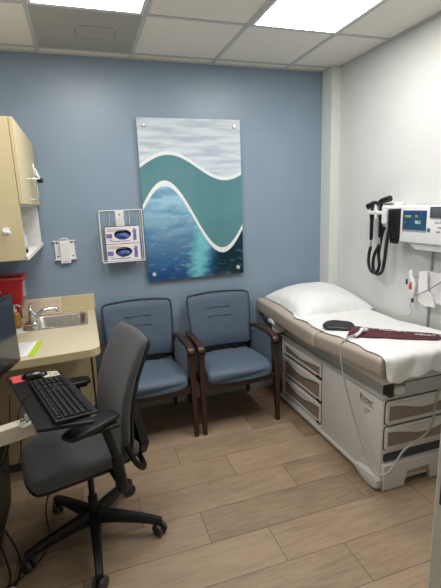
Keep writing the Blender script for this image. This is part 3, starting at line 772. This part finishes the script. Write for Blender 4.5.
# pillow
random.seed(5)
def pillow(cx, cy, w, l, h, z0, name):
    m = MB(); N = 44; top = []; bot = []
    for i in range(N+1):
        u = -1+2*i/N; rt = []; rb = []
        for j in range(N+1):
            v = -1+2*j/N
            f = max(0, (1-abs(u)**2.6))**.55*max(0, (1-abs(v)**2.6))**.55
            pinch = 1-.05*(1-abs(u))*abs(v)**3-.0*u
            x = cx+w/2*u*(1-.07*(1-v*v)*0-.05*(1-abs(v))*abs(u)**4); y = cy+l/2*v*(1-.05*(1-abs(u))*abs(v)**4)
            zz = h*f+f*(.007*math.sin(9*x+13*y)+.005*abs(math.sin(19*x-23*y+2*math.sin(9*x)))+.004*abs(math.sin(37*(x*.5+y)+3*math.sin(11*y))))
            base = zt(y)+z0
            rt.append((x, y, base+.014+zz)); rb.append((x, y, base+.012-.010*f))
        top.append(rt); bot.append(rb)
    m.sheet(top); m.sheet([list(reversed(r)) for r in bot])
    bmesh.ops.remove_doubles(m.bm, verts=m.bm.verts, dist=.0025)
    return m.build(name, 'pillow', autosmooth=80)
tag(pillow(1.765, -.36, .64, .64, .125, -.004, 'pillow'), 'white covered pillow lying at the head of the exam table', 'pillow')
rows = []
for k in range(15):
    y = -.10-.85*k/14; lx = 1.455+.035*math.sin(k*.5)+.02*math.sin(k*1.9)
    rows.append([(lx+(1.66-lx)*j/8, y, zt(y)+.008+.016*abs(math.sin(1.3*k+j*.9))*(.15+.85*j/8)*(1 if k > 2 else .4)) for j in range(9)])
tag(MB().sheet(rows).build('pillow_cover_sheet', 'pillow', solid=.0012, subsurf=1), 'crumpled white cover sheet under the pillow at the near edge of the exam table', 'sheet')

# maroon cuff
cf = thing('blood_pressure_cuff', 'maroon blood pressure cuff lying unrolled across the exam table paper', 'cuff', (1.7, -1.27, .84))
A = [(1.531, -1.158), (1.646, -1.04), (1.700, -1.125), (1.72, -1.21), (1.835, -1.292), (1.935, -1.404), (1.952, -1.44), (1.942, -1.475), (1.868, -1.527), (1.748, -1.464), (1.644, -1.36), (1.555, -1.288), (1.478, -1.238)]
def cuff_mesh():
    # sweep of cross sections from the square end to the rounded tip
    near = [(1.462, -1.215), (1.52, -1.262), (1.60, -1.325), (1.66, -1.375), (1.75, -1.462), (1.80, -1.495), (1.85, -1.52), (1.885, -1.515)]
    far = [(1.665, -1.005), (1.69, -1.05), (1.715, -1.13), (1.735, -1.205), (1.82, -1.28), (1.88, -1.345), (1.925, -1.40), (1.94, -1.45)]
    rings = []
    NR = catmull([Vector((a, b_, 0)) for a, b_ in near], 4); FR = catmull([Vector((a, b_, 0)) for a, b_ in far], 4)
    L = len(NR)
    for i, (p, q) in enumerate(zip(NR, FR)):
        up = []; dn = []
        puff = .007+.006*math.exp(-((i-12)/4)**2)*2
        th = .005+.009*(i < 14)
        for j in range(9):
            f = j/8; s_ = p+(q-p)*f; z = zt(s_.y)+.016+puff*math.sin(PI*f)*.8
            up.append((s_.x, s_.y, z+th*math.sin(PI*max(.08, min(.92, f))))); dn.append((s_.x, s_.y, z-.001))
        rings.append(up+dn[::-1])
    return MB().loft(rings)
cuff_mesh().build('cuff_body', 'maroon', cf, autosmooth=50)
def onc(x, y): return zt(y)+.036
ex = Vector((.78, -.62, 0)).normalized(); ey = Vector((.62, .78, 0)).normalized()
text('wordmark', 'FlexiPort', .040, 'label_white', cf, (1.643, -1.283, zt(-1.2)+.054), ex, ey, .001)
text('size_marking', 'ADULT 11', .036, 'label_white', cf, (1.775, -1.425, zt(-1.35)+.038), ex, ey, .001)
# white connector and hose
MB().tube([(1.585, -1.215, zt(-1.2)+.052), (1.56, -1.235, zt(-1.2)+.06), (1.52, -1.255, zt(-1.2)+.045), (1.485, -1.262, zt(-1.2)+.034)], [.007, .009, .009, .007], 10, smooth=4).box(1.565, 1.605, -1.235, -1.195, zt(-1.2)+.035, zt(-1.2)+.055, bev=.006).build('connector', 'label_white', cf)
hose = [(1.485, -1.262, .855), (1.45, -1.262, .850), (1.415, -1.262, .838), (1.392, -1.262, .815), (1.382, -1.268, .766), (1.385, -1.30, .634), (1.392, -1.355, .50), (1.40, -1.43, .346), (1.40, -1.52, .215), (1.41, -1.60, .16), (1.455, -1.63, .175), (1.51, -1.62, .212), (1.574, -1.612, .275), (1.66, -1.61, .312), (1.735, -1.61, .35), (1.765, -1.615, .42), (1.76, -1.62, .50), (1.772, -1.628, .60), (1.80, -1.65, .72), (1.85, -1.67, .82), (1.92, -1.69, .92), (2.00, -1.70, 1.06), (2.04, -1.68, 1.2), (2.06, -1.62, 1.33), (2.03, -1.55, 1.37)]
tag(MB().tube(hose, .0062, 8, smooth=5).build('air_hose', 'tube'), 'long grey air hose looping from the maroon cuff down around the exam table foot', 'hose')
# black folded cuff
rows = []
m = MB(); c0 = Vector((1.565, -.975, 0)); rings = []
for i, (a, w, h) in enumerate(((-.085, .05, .012), (-.075, .085, .028), (-.045, .105, .036), (0, .11, .032), (.045, .10, .042), (.075, .08, .03), (.085, .045, .012))):
    ax = Vector((.62, .78, 0)).normalized(); px = Vector((-.78, .62, 0))*-1
    ctr = c0+ax*a; zz = zt(ctr.y)+.012
    rings.append([(ctr.x+px.x*w*math.cos(2*PI*k/14), ctr.y+px.y*w*math.cos(2*PI*k/14), zz+h*.5+h*.5*math.sin(2*PI*k/14)+.003*math.sin(k*2.1+i)) for k in range(14)])
m.loft(rings); t = m.build('folded_cuff', 'blackcloth', subsurf=1, autosmooth=80)
tag(t, 'folded black nylon cuff lying next to the maroon one near the pillow', 'cuff')

# ================================================================== RIGHT WALL EQUIPMENT
t = thing('scope_holder', 'white wall holder for otoscope handles with hanging black coiled cords', 'otoscope holder', (XR, -.80, 1.5))
MB().box(2.045, XR-.0005, -.93, -.76, 1.44, 1.62, bev=.012, seg=3).box(2.0, 2.05, -.90, -.66, 1.535, 1.562, bev=.008, seg=3).build('holder', 'dev', t)
MB().box(1.985, 2.05, -.885, -.83, 1.47, 1.60, bev=.012, seg=3).build('handle_cradle', 'dev', t)
MB().box(2.0, 2.05, -.76, -.735, 1.50, 1.61, bev=.008, seg=3).build('handle_cradle', 'dev', t)
def handle(y, x, zt_, head, lab, zlow):
    h = thing('otoscope' if head == 'oto' else 'ophthalmoscope', lab, 'otoscope' if head == 'oto' else 'ophthalmoscope', (x, y, 1.4))
    MB().lathe([(.0, 0), (.011, 0), (.013, .01), (.013, .15), (.016, .16), (.016, .20), (.010, .215), (.010, .25), (0, .25)], (x, y, zt_-.25)).build('grip', 'black', h)
    MB().lathe([(.0, 0), (.007, 0), (.006, .03), (.005, .05), (0, .05)], (x, y, zt_-.30)).build('collar', 'chrome', h)
    if head == 'oto':
        MB().tube([(x-.01, y+.05, zt_-.004), (x-.01, y+.02, zt_-.012), (x-.01, y-.02, zt_+.004), (x-.01, y-.10, zt_+.02)], [.012, .017, .021, .021], 14, smooth=3).build('head', 'black_gloss', h)
    else:
        MB().tube([(x-.015, y+.035, zt_-.01), (x, y, zt_+.004), (x, y-.03, zt_+.01)], [.022, .024, .016], 14, smooth=3).build('head', 'black_gloss', h)
    return h
handle(-.69, 2.02, 1.60, 'oph', 'black scope handle at the left of the white wall holder', 1.1)
handle(-.785, 2.02, 1.625, 'oto', 'black scope handle with long horizontal head, in the white wall holder', 1.1)
def cord(pts, label):
    o = MB().tube(pts, .0115, 10, smooth=6).build('coiled_cord', 'hose'); tag(o, label, 'cord', 'cords hanging below the scope holder'); return o
cord([(2.02, -.69, 1.30), (2.02, -.675, 1.25), (2.02, -.672, 1.18), (2.02, -.695, 1.13), (2.02, -.735, 1.11), (2.02, -.775, 1.125), (2.022, -.79, 1.18), (2.025, -.775, 1.26), (2.035, -.79, 1.40), (2.045, -.80, 1.45)], 'left black cord hanging in a loop below the scope handles')
cord([(2.02, -.785, 1.325), (2.005, -.755, 1.25), (2.0, -.748, 1.18), (2.0, -.765, 1.125), (2.0, -.81, 1.112), (2.0, -.85, 1.14), (2.0, -.87, 1.22), (2.01, -.87, 1.34), (2.03, -.865, 1.42), (2.045, -.86, 1.46)], 'right black cord hanging in a loop below the scope handles')
# vital signs monitor
vm = thing('vital_signs_monitor', 'white wall mounted vital signs monitor with a small dark blue screen', 'monitor', (XR, -1.25, 1.37))
X = 1.97
MB().prism(rrect(-1.255, 1.482, .44, .232, .012, 4), 'x', X, 2.06, bev=.008, seg=3).build('housing', 'dev', vm, autosmooth=50)
MB().box(2.04, XR-.0005, -1.42, -1.09, 1.40, 1.56, bev=.003).build('wall_mount', 'dev', vm, smooth=False)
m = MB().prism([(-1.08, 1.367), (-1.44, 1.367), (-1.40, 1.325), (-1.16, 1.325)], 'x', 1.99, 2.08, bev=.004); m.build('underside', 'dev', vm, smooth=False)
s = MB().box(X-.0015, X+.001, -1.258, -1.06, 1.437, 1.568, bev=.001).build('screen', 'lcd', vm, smooth=False)
MB().box(X-.0022, X-.0014, -1.256, -1.062, 1.55, 1.566).build('title_bar', 'lcd_bar', s, smooth=False)
MB().box(X-.0022, X-.0014, -1.256, -1.062, 1.439, 1.447).build('status_bar', 'greyink', s, smooth=False)
text('reading', '98.2', .028, 'lcd_txt', s, (X-.0018, -1.165, 1.487), (0, -1, 0), (0, 0, 1), .0005)
text('reading', '120/80', .020, 'lcd_ylw', s, (X-.0018, -1.075, 1.525), (0, -1, 0), (0, 0, 1), .0005)
text('reading', '72', .020, 'lcd_ylw', s, (X-.0018, -1.165, 1.525), (0, -1, 0), (0, 0, 1), .0005)
text('reading', '--', .02, 'lcd_txt', s, (X-.0018, -1.075, 1.49), (0, -1, 0), (0, 0, 1), .0005)
MB().box(X-.003, X+.001, -1.41, -1.285, 1.525, 1.59, bev=.006).build('probe_well', 'dev_grey', vm)
MB().lathe([(0, 0), (.013, 0), (.012, .003), (0, .003)], (X, -1.278, 1.453), (-1, 0, 0), 16).build('button', 'teal', vm)
text('lettering', 'SureTemp', .020, 'teal', vm, (X-.0008, -1.32, 1.492), (0, -1, 0), (0, 0, 1), .0005)
text('lettering', 'PLUS', .014, 'ink', vm, (X-.0008, -1.345, 1.465), (0, -1, 0), (0, 0, 1), .0005)
text('lettering', 'SpO2', .014, 'ink', vm, (X-.0008, -1.335, 1.44), (0, -1, 0), (0, 0, 1), .0005)
# black dispenser of covers
t = thing('specula_dispenser', 'black slotted tip dispenser between the scope holder and the white monitor', 'dispenser', (XR, -.98, 1.38))
MB().box(1.955, XR-.0005, -1.032, -.935, 1.385, 1.575, bev=.006).build('body', 'black', t)
m = MB()
for k in range(4): m.lathe([(0, 0), (.006, 0), (.009, .035), (.009, .04), (0, .04)], (1.975, -.952-.022*k, 1.35)).box(1.9525, 1.955, -.962-.022*k, -.954-.022*k, 1.40, 1.56)
m.build('tube', 'black_gloss', t)
tag(MB().box(1.955, XR-.0005, -1.032, -.90, 1.577, 1.592, bev=.004).build('dispenser_cover', 'dev'), 'thin white shelf above the black tip dispenser', 'shelf')
# power cable down wall
tag(MB().tube([(2.085, -1.21, 1.33), (2.088, -1.20, 1.2), (2.088, -1.205, 1.0), (2.088, -1.20, .86), (2.085, -1.205, .70)], .006, 8, smooth=4).build('power_cable', 'tube'), 'grey power cable running down the white wall below the monitor', 'cable')
# thermometer + cradle
t = thing('ear_thermometer', 'white handheld thermometer with a red mark in its wall cradle', 'thermometer', (2.06, -1.09, 1.0))
MB().lathe([(0, 0), (.05, 0), (.054, .006), (.05, .012), (0, .012)], (XR-.0005, -1.09, 1.06), (-1, 0, 0), 24).build('cradle', 'dev', t)
m = MB().loft([[(2.045+dx*.018*s_, -1.10+dy*.026*s_+oy, z) for dx, dy in [(math.cos(2*PI*k/16), math.sin(2*PI*k/16)) for k in range(16)]] for z, s_, oy in ((.99, .5, 0), (1.0, .85, 0), (1.04, 1.05, 0), (1.10, 1., .0), (1.13, .7, .015), (1.145, .72, .022), (1.165, .7, .022), (1.175, .35, .022))])
m.build('body', 'dev', t)
MB().prism([(-1.112, 1.055), (-1.088, 1.055), (-1.094, 1.09), (-1.106, 1.105)], 'x', 2.022, 2.03).build('red_mark', 'green', t, smooth=False)
MB().lathe([(0, 0), (.008, 0), (.01, .03), (0, .03)], (2.05, -1.10, .96)).box(2.02, 2.03, -1.072, -1.06, 1.08, 1.115, bev=.002).build('cord_end', 'ink', t)
tag(MB().tube([(2.05, -1.10, .962), (2.055, -1.08, .93), (2.05, -1.10, .89), (2.05, -1.085, .865), (2.03, -1.06, .857), (1.99, -1.02, .848)], .003, 6, smooth=5).build('thermometer_cord', 'tube'), 'thin grey cord dangling from the thermometer onto the exam table', 'cord')
# paper/glove box on the wall : folded white box
t = thing('folded_wall_box', 'torn white cardboard box fixed to the wall beside the thermometer', 'box', (XR, -1.25, .97))
m = MB().box(2.06, XR-.0005, -1.375, -1.16, .985, 1.185, bev=.002).box(2.035, 2.06, -1.375, -1.30, 1.0, 1.18, bev=.002); m.build('box', 'label_white', t, smooth=False)
m = MB().prism([(-1.16, .985), (-1.16, 1.18), (-1.225, 1.185), (-1.235, 1.06), (-1.28, 1.03), (-1.30, .97), (-1.22, .965)], 'x', 2.035, 2.045); m.build('flap', 'paper', t, smooth=False)
tag(MB().tube([(2.05, -1.125, 1.01), (2.02, -1.19, 1.04), (2.015, -1.28, 1.09), (2.02, -1.36, 1.15), (2.04, -1.42, 1.2), (2.05, -1.45, 1.32)], .0045, 6, smooth=5).build('probe_cable', 'tube'), 'thin grey cable crossing in front of the torn white box', 'cable')

# ================================================================== DESK CHAIR
CH = thing('desk_chair', 'dark grey swivel desk chair with armrests on a five-caster base', 'office chair', (-.088, -1.312, 0), math.radians(104))
def C(name, m, mt, parent=None, **k): return m.build(name, mt, parent or CH, local=True, **k)
# local +y is forward, +x is the chair's own right
base_rot = math.radians(-104)
st = MB().lathe([(0, 0), (.032, 0), (.042, .02), (.045, .06), (.03, .075), (0, .075)], (0, 0, .075)); C('base_hub', st, 'black')
angs = [-89, -18.5, 53.5, 127, 199]
for a in angs:
    al = math.radians(a)+base_rot; d = Vector((math.cos(al), math.sin(al), 0)); sd = Vector((-d.y, d.x, 0))
    rings = []
    for (r_, z, w, h) in ((.03, .125, .028, .034), (.12, .118, .024, .028), (.23, .102, .020, .022), (.31, .085, .018, .018), (.342, .078, .016, .014)):
        c = d*r_+Vector((0, 0, z))
        rings.append([c+sd*w*p+Vector((0, 0, h*q)) for p, q in ((-1, -.8), (1, -.8), (1, .4), (.6, 1), (-.6, 1), (-1, .4))])
    lg = C('base_leg', MB().loft(rings), 'black', autosmooth=30)
    c = d*.328; sw = sd*.0
    w_ax = (sd*.8+d*.6).normalized() if a != 199 else (sd*.5+d*.86).normalized()
    for s in (-1, 1):
        o_ = c+w_ax*s*.007+Vector((0, 0, .0337))
        C('caster', MB().lathe([(0, 0), (.025, 0), (.032, .003), (.0335, .010), (.030, .019), (.013, .021), (0, .021)], o_, w_ax*s, 22), 'rubber', lg, autosmooth=50)
    C('caster_fork', MB().lathe([(0, 0), (.009, 0), (.009, .045), (0, .045)], c+Vector((0, 0, .03))), 'black', lg)
C('gas_lift', MB().lathe([(0, 0), (.024, 0), (.024, .09), (.015, .095), (.015, .25), (0, .25)], (0, 0, .145)), 'black')
m = MB().box(-.09, .09, -.14, .10, .385, .43, bev=.012, seg=3); m.tube([(-.25, -.085, .41), (.25, -.085, .41)], .018, 10).tube([(.09, .06, .405), (.17, .08, .40)], .008, 8); C('mechanism', m, 'black')
# seat
def chair_seat(th, zc, ins, dz=0):
    rings = []
    for (y, w, dzc, hh) in ((-.215, .17, 0, .3), (-.205, .195, 0, .65), (-.15, .222, 0, .95), (-.05, .240, 0, 1), (.08, .248, 0, 1), (.18, .246, -.002, 1), (.235, .235, -.010, .95), (.275, .205, -.022, .8), (.292, .17, -.03, .4)):
        w = w*.88-ins; pts = rrect(0, 0, 2*w, th*hh, th*hh*.42, 5); ring = []; k2 = len(pts)
        for k in range(k2):
            a, b_ = pts[k], pts[(k+1) % k2]; ring.append(a)
            if abs(a[0]-b_[0]) > .15:
                for q in range(1, 8): ring.append((a[0]+(b_[0]-a[0])*q/8, a[1]))
        rings.append([(x, y+(-.02*(x/w)**2 if y > .2 else 0), .018+zc+dzc+.022+z+(.016*(x/w)**2 if z > 0 else .006*(x/w)**2)) for x, z in ring])
    return MB().loft(rings)
C('seat', chair_seat(.062, .468, 0), 'grey_fab', autosmooth=80)
C('seat_shell', chair_seat(.022, .432, .012), 'black', autosmooth=80)
# backrest
def back(ypts, th, ins, off):
    rings = []
    for (z, y, w, hh) in ypts:
        w -= ins; pts = rrect(0, 0, 2*w, th*hh, th*hh*.42, 5); ring = []; k2 = len(pts)
        for k in range(k2):
            a, b_ = pts[k], pts[(k+1) % k2]; ring.append(a)
            if abs(a[0]-b_[0]) > .12:
                for q in range(1, 8): ring.append((a[0]+(b_[0]-a[0])*q/8, a[1]))
        rings.append([(x, y+.008+off+yy+.016*(x/.22)**2, z-(.008*(x/w)**2 if z > 1.03 else 0)) for x, yy in ring])
    return MB().loft(rings)
BP = ((.485, -.135, .165, .35), (.495, -.143, .190, .8), (.53, -.152, .203, 1), (.60, -.160, .208, 1), (.68, -.165, .208, 1), (.78, -.182, .205, 1), (.88, -.214, .200, 1), (.97, -.255, .195, .95), (1.03, -.285, .190, .85), (1.055, -.297, .184, .6), (1.065, -.302, .170, .3))
bk = C('backrest', back(BP, .045, 0, 0), 'grey_fab', autosmooth=80)
C('back_shell', back(tuple((z, y, w, hh) for z, y, w, hh in BP[:-2])+((1.045, -.295, .185, .4),), .022, .006, -.030), 'black', autosmooth=80)
m = MB().loft([[(sx*wx, y+dy, z) for sx, dy in ((-1, -.02), (1, -.02), (1, .02), (-1, .02))] for z, y, wx in ((.40, -.12, .06), (.405, -.20, .065), (.44, -.25, .10), (.50, -.255, .13), (.60, -.245, .10), (.70, -.235, .05))])
C('back_support', m, 'black', autosmooth=40)
m = MB().tube([(-.235, -.125, .60), (-.232, -.16, .50), (-.215, -.20, .44), (-.15, -.23, .415), (0, -.245, .41), (.15, -.23, .415), (.215, -.20, .44), (.232, -.16, .50), (.235, -.125, .60)], .014, 10, smooth=4); C('lumbar_bar', m, 'black')
# armrests
for s, yaw in ((-1, 22), (1, -5)):
    ap = C('armrest', MB().tube([(s*.22, -.085, .405), (s*.262, -.085, .41), (s*.278, -.08, .44), (s*.278, -.065, .58)], .024, 12, smooth=4).tube([(s*.278, -.067, .57), (s*.262, -.03, .73)], .019, 12).box(s*.26-.03, s*.26+.03, -.09, .06, .722, .738, bev=.006), 'black')
    MX = Matrix.Translation((s*.255, .015, .745)) @ Matrix.Rotation(math.radians(yaw), 4, 'Z')
    rings = []
    for (y, w, h) in ((-.125, .02, .008), (-.118, .034, .020), (-.09, .043, .026), (0, .047, .028), (.09, .045, .028), (.125, .036, .022), (.138, .022, .010)):
        rings.append([tuple(MX @ Vector((x, y, z+.008))) for x, z in rrect(0, 0, 2*w, h, h*.42, 4)])
    C('arm_pad', MB().loft(rings), 'black', ap, autosmooth=60)

# ================================================================== WORKSTATION
kt = thing('keyboard_tray', 'black keyboard tray on a wall arm hanging over the desk chair seat', 'keyboard tray', (-.22, -1.5, .88))
TR = [(-.415, -1.165), (-.172, -1.185), (-.15, -1.25), (-.030, -1.768), (-.218, -1.755)]
MB().prism(TR, 'z', .866, .878, bev=.003).build('tray', 'black', kt, smooth=False)
m = MB(); a = Vector((-.410, -1.170, .872)); b_ = Vector((-.222, -1.755, .872)); m.tube([a, b_, (-.034, -1.766, .872)], .009, 8); m.build('edge_lip', 'black', kt)
# arm beam
def bar(p, q, w, h, name, mt, par, bev=.004):
    p = Vector(p); q = Vector(q); d = (q-p); L = d.length; d.normalize(); sd = Vector((0, 0, 1)).cross(d).normalized(); up = d.cross(sd)
    mx = Matrix((d, sd, up)).transposed().to_4x4(); mx.translation = p
    return MB().box(0, L, -w/2, w/2, -h/2, h/2, bev=bev, mtx=mx).build(name, mt, par, smooth=False)
bm_ = bar((XL+.0005, -1.66, .785), (-.27, -1.56, .80), .05, .065, 'support_arm', 'beam', kt)
bm_['label'] = 'cream coloured metal arm'
MB().box(-.295, -.25, -1.585, -1.53, .788, .8655, bev=.006).build('swivel_block', 'steel', bm_)
MB().tube([(-.30, -1.60, .82), (-.27, -1.60, .83), (-.25, -1.585, .85)], .012, 10, smooth=3).box(-.315, -.285, -1.60, -1.57, .815, .84, bev=.005).build('bracket', 'chrome', bm_)
# keyboard
ky = thing('keyboard', 'black full size computer keyboard on the black tray', 'keyboard', (-.18, -1.52, .88))
K0 = Vector((-.293, -1.303)); kx = Vector((.139, -.45)).normalized(); kyv = Vector((-kx.y, kx.x)); # kx along length (toward camera), kyv toward the user (+x)
K0 = K0-kyv*.012+kx*.008
KM = Matrix(((kx.x*1.03, kyv.x*1.13, 0, K0.x), (kx.y*1.03, kyv.y*1.13, 0, K0.y), (0, 0, 1, .8785), (0, 0, 0, 1)))
# tilt: higher on the far(-kyv) side
m = MB().prism([(0, 0), (.14, 0), (.14, .010), (0, .020)], 'x', 0, .455, bev=.003, mtx=KM); kb = m.build('case', 'black', ky, smooth=False)
def key(m, u0, u1, v0, v1):
    za = .020-.0714*v0; zb = .020-.0714*v1
    r = bmesh.ops.create_cube(m.bm, size=1)
    for v in r['verts']:
        t_ = v.co.z > 0; i_ = .0022 if t_ else 0
        u = u0+i_ if v.co.x < 0 else u1-i_; w = v0+i_ if v.co.y < 0 else v1-i_
        v.co = KM @ Vector((u, w, (za if v.co.y < 0 else zb)+(.0065 if t_ else -.001)))
P = .0190
def keyrow(v0, ks, uu=.012):
    for k in ks:
        if k > 0:
            m = MB(); key(m, uu+.001, uu+k*P-.001, v0+.001, v0+P-.001)
            m.build('key', 'key', kb, smooth=False)
        uu += abs(k)*P
# the far end of the keyboard (u=0) is its left or right side: number pad sits at the far end
main = [[1, -.6, 1, 1, 1, 1, -.4, 1, 1, 1, 1, -.4, 1, 1, 1, 1], [1]*13+[2], [1.5]+[1]*12+[1.5], [1.75]+[1]*11+[2.25], [2.25]+[1]*10+[2.75], [1.25, 1.25, 1.25, 6.25, 1.25, 1.25, 1.25, 1.25]]
nav = [[1, 1, 1], [1, 1, 1], [1, 1, 1], [], [-1, 1], [1, 1, 1]]
num = [[1, 1, 1, 1], [1, 1, 1, 1], [1, 1, 1, 1], [1, 1, 1], [1, 1, 1, 1], [2, 1]]
KEYS = 0
for r in range(6):
    v = .008+r*P+(.004 if r else 0)
    # seen from the user's seat the left hand end is the near end (u large): mirror
    def mir(lst, start):
        uu = .455-.010-start
        for k in lst:
            if k > 0:
                m = MB(); key(m, uu-k*P+.001, uu-.001, v+.001, v+P-.0015); m.build('key', 'key', kb, smooth=False)
            uu -= abs(k)*P
    mir(main[r], 0); mir(nav[r], 15.2*P); mir(num[r], 18.45*P)
m = MB()
for r in range(6):
    v = .008+r*P+(.004 if r else 0)
    for k in range(22 if r < 5 else 0):
        if k in (15, 18): continue
        u = .455-.010-(k+.45)*P-.004
        zz = .020-.0714*(v+.006)+.0067
        q = [KM @ Vector(p) for p in ((u, v+.004, zz+.0002), (u+.003, v+.004, zz+.0002), (u+.003, v+.009, zz), (u, v+.009, zz))]
        m.sheet([[q[0], q[1]], [q[3], q[2]]])
m.build('key_legends', 'keyprint', kb, smooth=False)
# mouse, card, patterned card
t = thing('computer_mouse', 'black computer mouse at the far end of the keyboard tray', 'mouse', (-.28, -1.255, .888))
MM = Matrix.Translation((-.287, -1.225, .8835)) @ Matrix.Rotation(math.radians(12), 4, 'Z')
rings = []
for (x, w, h) in ((-.056, .012, .010), (-.052, .022, .018), (-.035, .030, .029), (-.01, .032, .035), (.02, .030, .032), (.04, .027, .024), (.053, .02, .014), (.057, .010, .008)):
    rings.append([tuple(MM @ Vector((x, w*math.cos(a), .82*h*math.sin(a)))) for a in [PI*k/10 for k in range(11)]])
MB().loft(rings).build('body', 'black_gloss', t, autosmooth=80)
MB().lathe([(0, 0), (.006, .0), (.006, .004), (0, .004)], MM @ Vector((.035, -.002, .018)), MM.to_3x3() @ Vector((0, 1, 0)), 12).build('scroll_wheel', 'rubber', t)
t = thing('red_card', 'small red and white card beside the mouse on the keyboard tray', 'card', (-.36, -1.25, .88))
MB().prism([(-.402, -1.192), (-.335, -1.182), (-.325, -1.262), (-.372, -1.280)], 'z', .8785, .8825).build('card', 'pinkpaper', t, smooth=False)
tag(MB().prism([(-.252, -1.185), (-.187, -1.197), (-.170, -1.262), (-.232, -1.268), (-.258, -1.235)], 'z', .8785, .8832).build('patterned_card', 'cardprint', smooth=False), 'pale card with a dark printed pattern right of the mouse on the tray', 'card')
# monitor
mo = thing('computer_monitor', 'black flat computer monitor at the left edge, screen turned to the right', 'computer monitor', (-.40, -1.33, .95))
e0 = Vector((-.352, -1.115, 0)); md = Vector((-.24, -.97, 0)).normalized(); mn = Vector((.97, -.24, 0)).normalized()
MMx = Matrix(((md.x, -mn.x, 0, e0.x), (md.y, -mn.y, 0, e0.y), (0, 0, 1, .935), (0, 0, 0, 1)))
m = MB().box(0, .52, .0, .035, 0, .338, bev=.006, seg=3, mtx=MMx); m.build('housing', 'black_gloss', mo)
MB().box(.016, .504, -.001, .004, .034, .322, mtx=MMx).build('screen', 'screen', mo, smooth=False)
MB().box(.2, .32, .035, .09, .10, .22, bev=.004, mtx=MMx).build('mount', 'black', mo, smooth=False)
a = MMx @ Vector((.26, .09, .16))
bar(a+Vector((.003, 0, 0)), (XL+.0005, a.y+.02, a.z), .05, .05, 'arm', 'black', mo)
# PC tower hung on the wall
t = thing('computer_tower', 'black computer tower at the left edge beside the desk chair', 'computer', (-.5, -1.4, .17))
TM = Matrix.Translation((-.50, -1.095, .16)) @ Matrix.Rotation(math.radians(5), 4, 'Y')
MB().box(-.115, 0, -.42, 0, 0, .36, bev=.004, mtx=TM).build('case', 'black', t, smooth=False)
MB().box(-.115, .001, -.40, -.02, .355, .365, bev=.002, mtx=TM).build('top_panel', 'black_gloss', t, smooth=False)
t2 = t
MB().box(XL+.0005, -.595, -1.45, -1.15, .20, .50, bev=.003).build('wall_bracket', 'black', t2, smooth=False)
# bin
t = thing('waste_bin', 'pale grey round waste bin on the floor behind the computer tower', 'bin', (-.53, -.99-.2, 0))
tt = (-.566, -1.015, 0)
t.location = tt; MW[t.name] = Matrix.Translation(tt)
# cables (each its own thing)
def cable(pts, r, label, name='cable'):
    tag(MB().tube(pts, r, 6, smooth=6).build(name, 'hose'), label, 'cable')
import mathutils
MB().lathe([(0, 0), (.038, 0), (.043, .01), (.048, .23), (.052, .235), (.052, .245), (.048, .246), (.043, .23), (.036, .02), (0, .015)], tt, seg=28).build('bucket', 'bin', t)
cable([(-.385, -1.235, .883), (-.39, -1.27, .88), (-.38, -1.35, .86), (-.39, -1.42, .72), (-.42, -1.4, .60), (-.47, -1.35, .52), (-.53, -1.32, .50), (-.585, -1.30, .51)], .003, 'thin black cable drooping below the monitor to the left')
cable([(-.262, -1.50, .90), (-.285, -1.50, .905), (-.31, -1.52, .88), (-.325, -1.55, .83), (-.33, -1.53, .72), (-.36, -1.48, .60), (-.42, -1.42, .53), (-.5, -1.35, .535)], .0028, 'keyboard cable curling off the left edge of the tray', 'keyboard_cable')
cable([(-.26, -1.20, .44), (-.28, -1.18, .3), (-.33, -1.17, .12), (-.325, -1.2, .02), (-.32, -1.27, .006), (-.345, -1.36, .006), (-.37, -1.40, .006), (-.43, -1.46, .006), (-.50, -1.50, .008), (-.58, -1.52, .03)], .0035, 'thin black cable running over the floor under the desk chair', 'floor_cable')
cable([(-.50, -1.30, .15), (-.46, -1.33, .06), (-.44, -1.38, .012), (-.44, -1.46, .008), (-.47, -1.54, .008), (-.52, -1.58, .008), (-.58, -1.55, .02)], .005, 'thick black cable loop on the floor at the left edge', 'power_cable')
cable([(-.52, -1.36, .15), (-.49, -1.40, .05), (-.475, -1.45, .012), (-.485, -1.53, .010), (-.53, -1.60, .010), (-.59, -1.60, .02)], .005, 'second black cable loop beside the thick one, at the left edge', 'power_cable')
tag(MB().box(-.475, -.445, -1.56, -1.51, .014, .017).build('cable_tag', 'label_white', smooth=False), 'small white tag on the black cables at the lower left', 'tag')

# ================================================================== CAMERA
f, p, r, yw, D, hc = 415.756, .215, -.038, .312, 3.277, 1.657
fw = Vector((math.sin(yw)*math.cos(p), math.cos(yw)*math.cos(p), -math.sin(p)))
rt = Vector((math.cos(yw), -math.sin(yw), 0)); up = rt.cross(fw)
rt2 = math.cos(r)*rt+math.sin(r)*up; up2 = -math.sin(r)*rt+math.cos(r)*up
cd = bpy.data.cameras.new('camera'); cam = bpy.data.objects.new('camera', cd); COL.objects.link(cam)
mx = Matrix((rt2, up2, -fw)).transposed().to_4x4(); mx.translation = Vector((0, -D, hc)); cam.matrix_world = mx
cd.sensor_fit = 'VERTICAL'; cd.sensor_height = 24; cd.sensor_width = 18; cd.lens = f/588*24; cd.clip_start = .05
scene.camera = cam

# world: faint ambience only
w = bpy.data.worlds.new('world'); scene.world = w; w.use_nodes = True
w.node_tree.nodes['Background'].inputs[0].default_value = (.8, .85, 1, 1); w.node_tree.nodes['Background'].inputs[1].default_value = .1
vs = scene.view_settings; scene.display_settings.display_device = 'sRGB'
vs.view_transform = 'Standard'; vs.look = 'None'; vs.gamma = 1; vs.use_curve_mapping = False; vs.exposure = 0.14
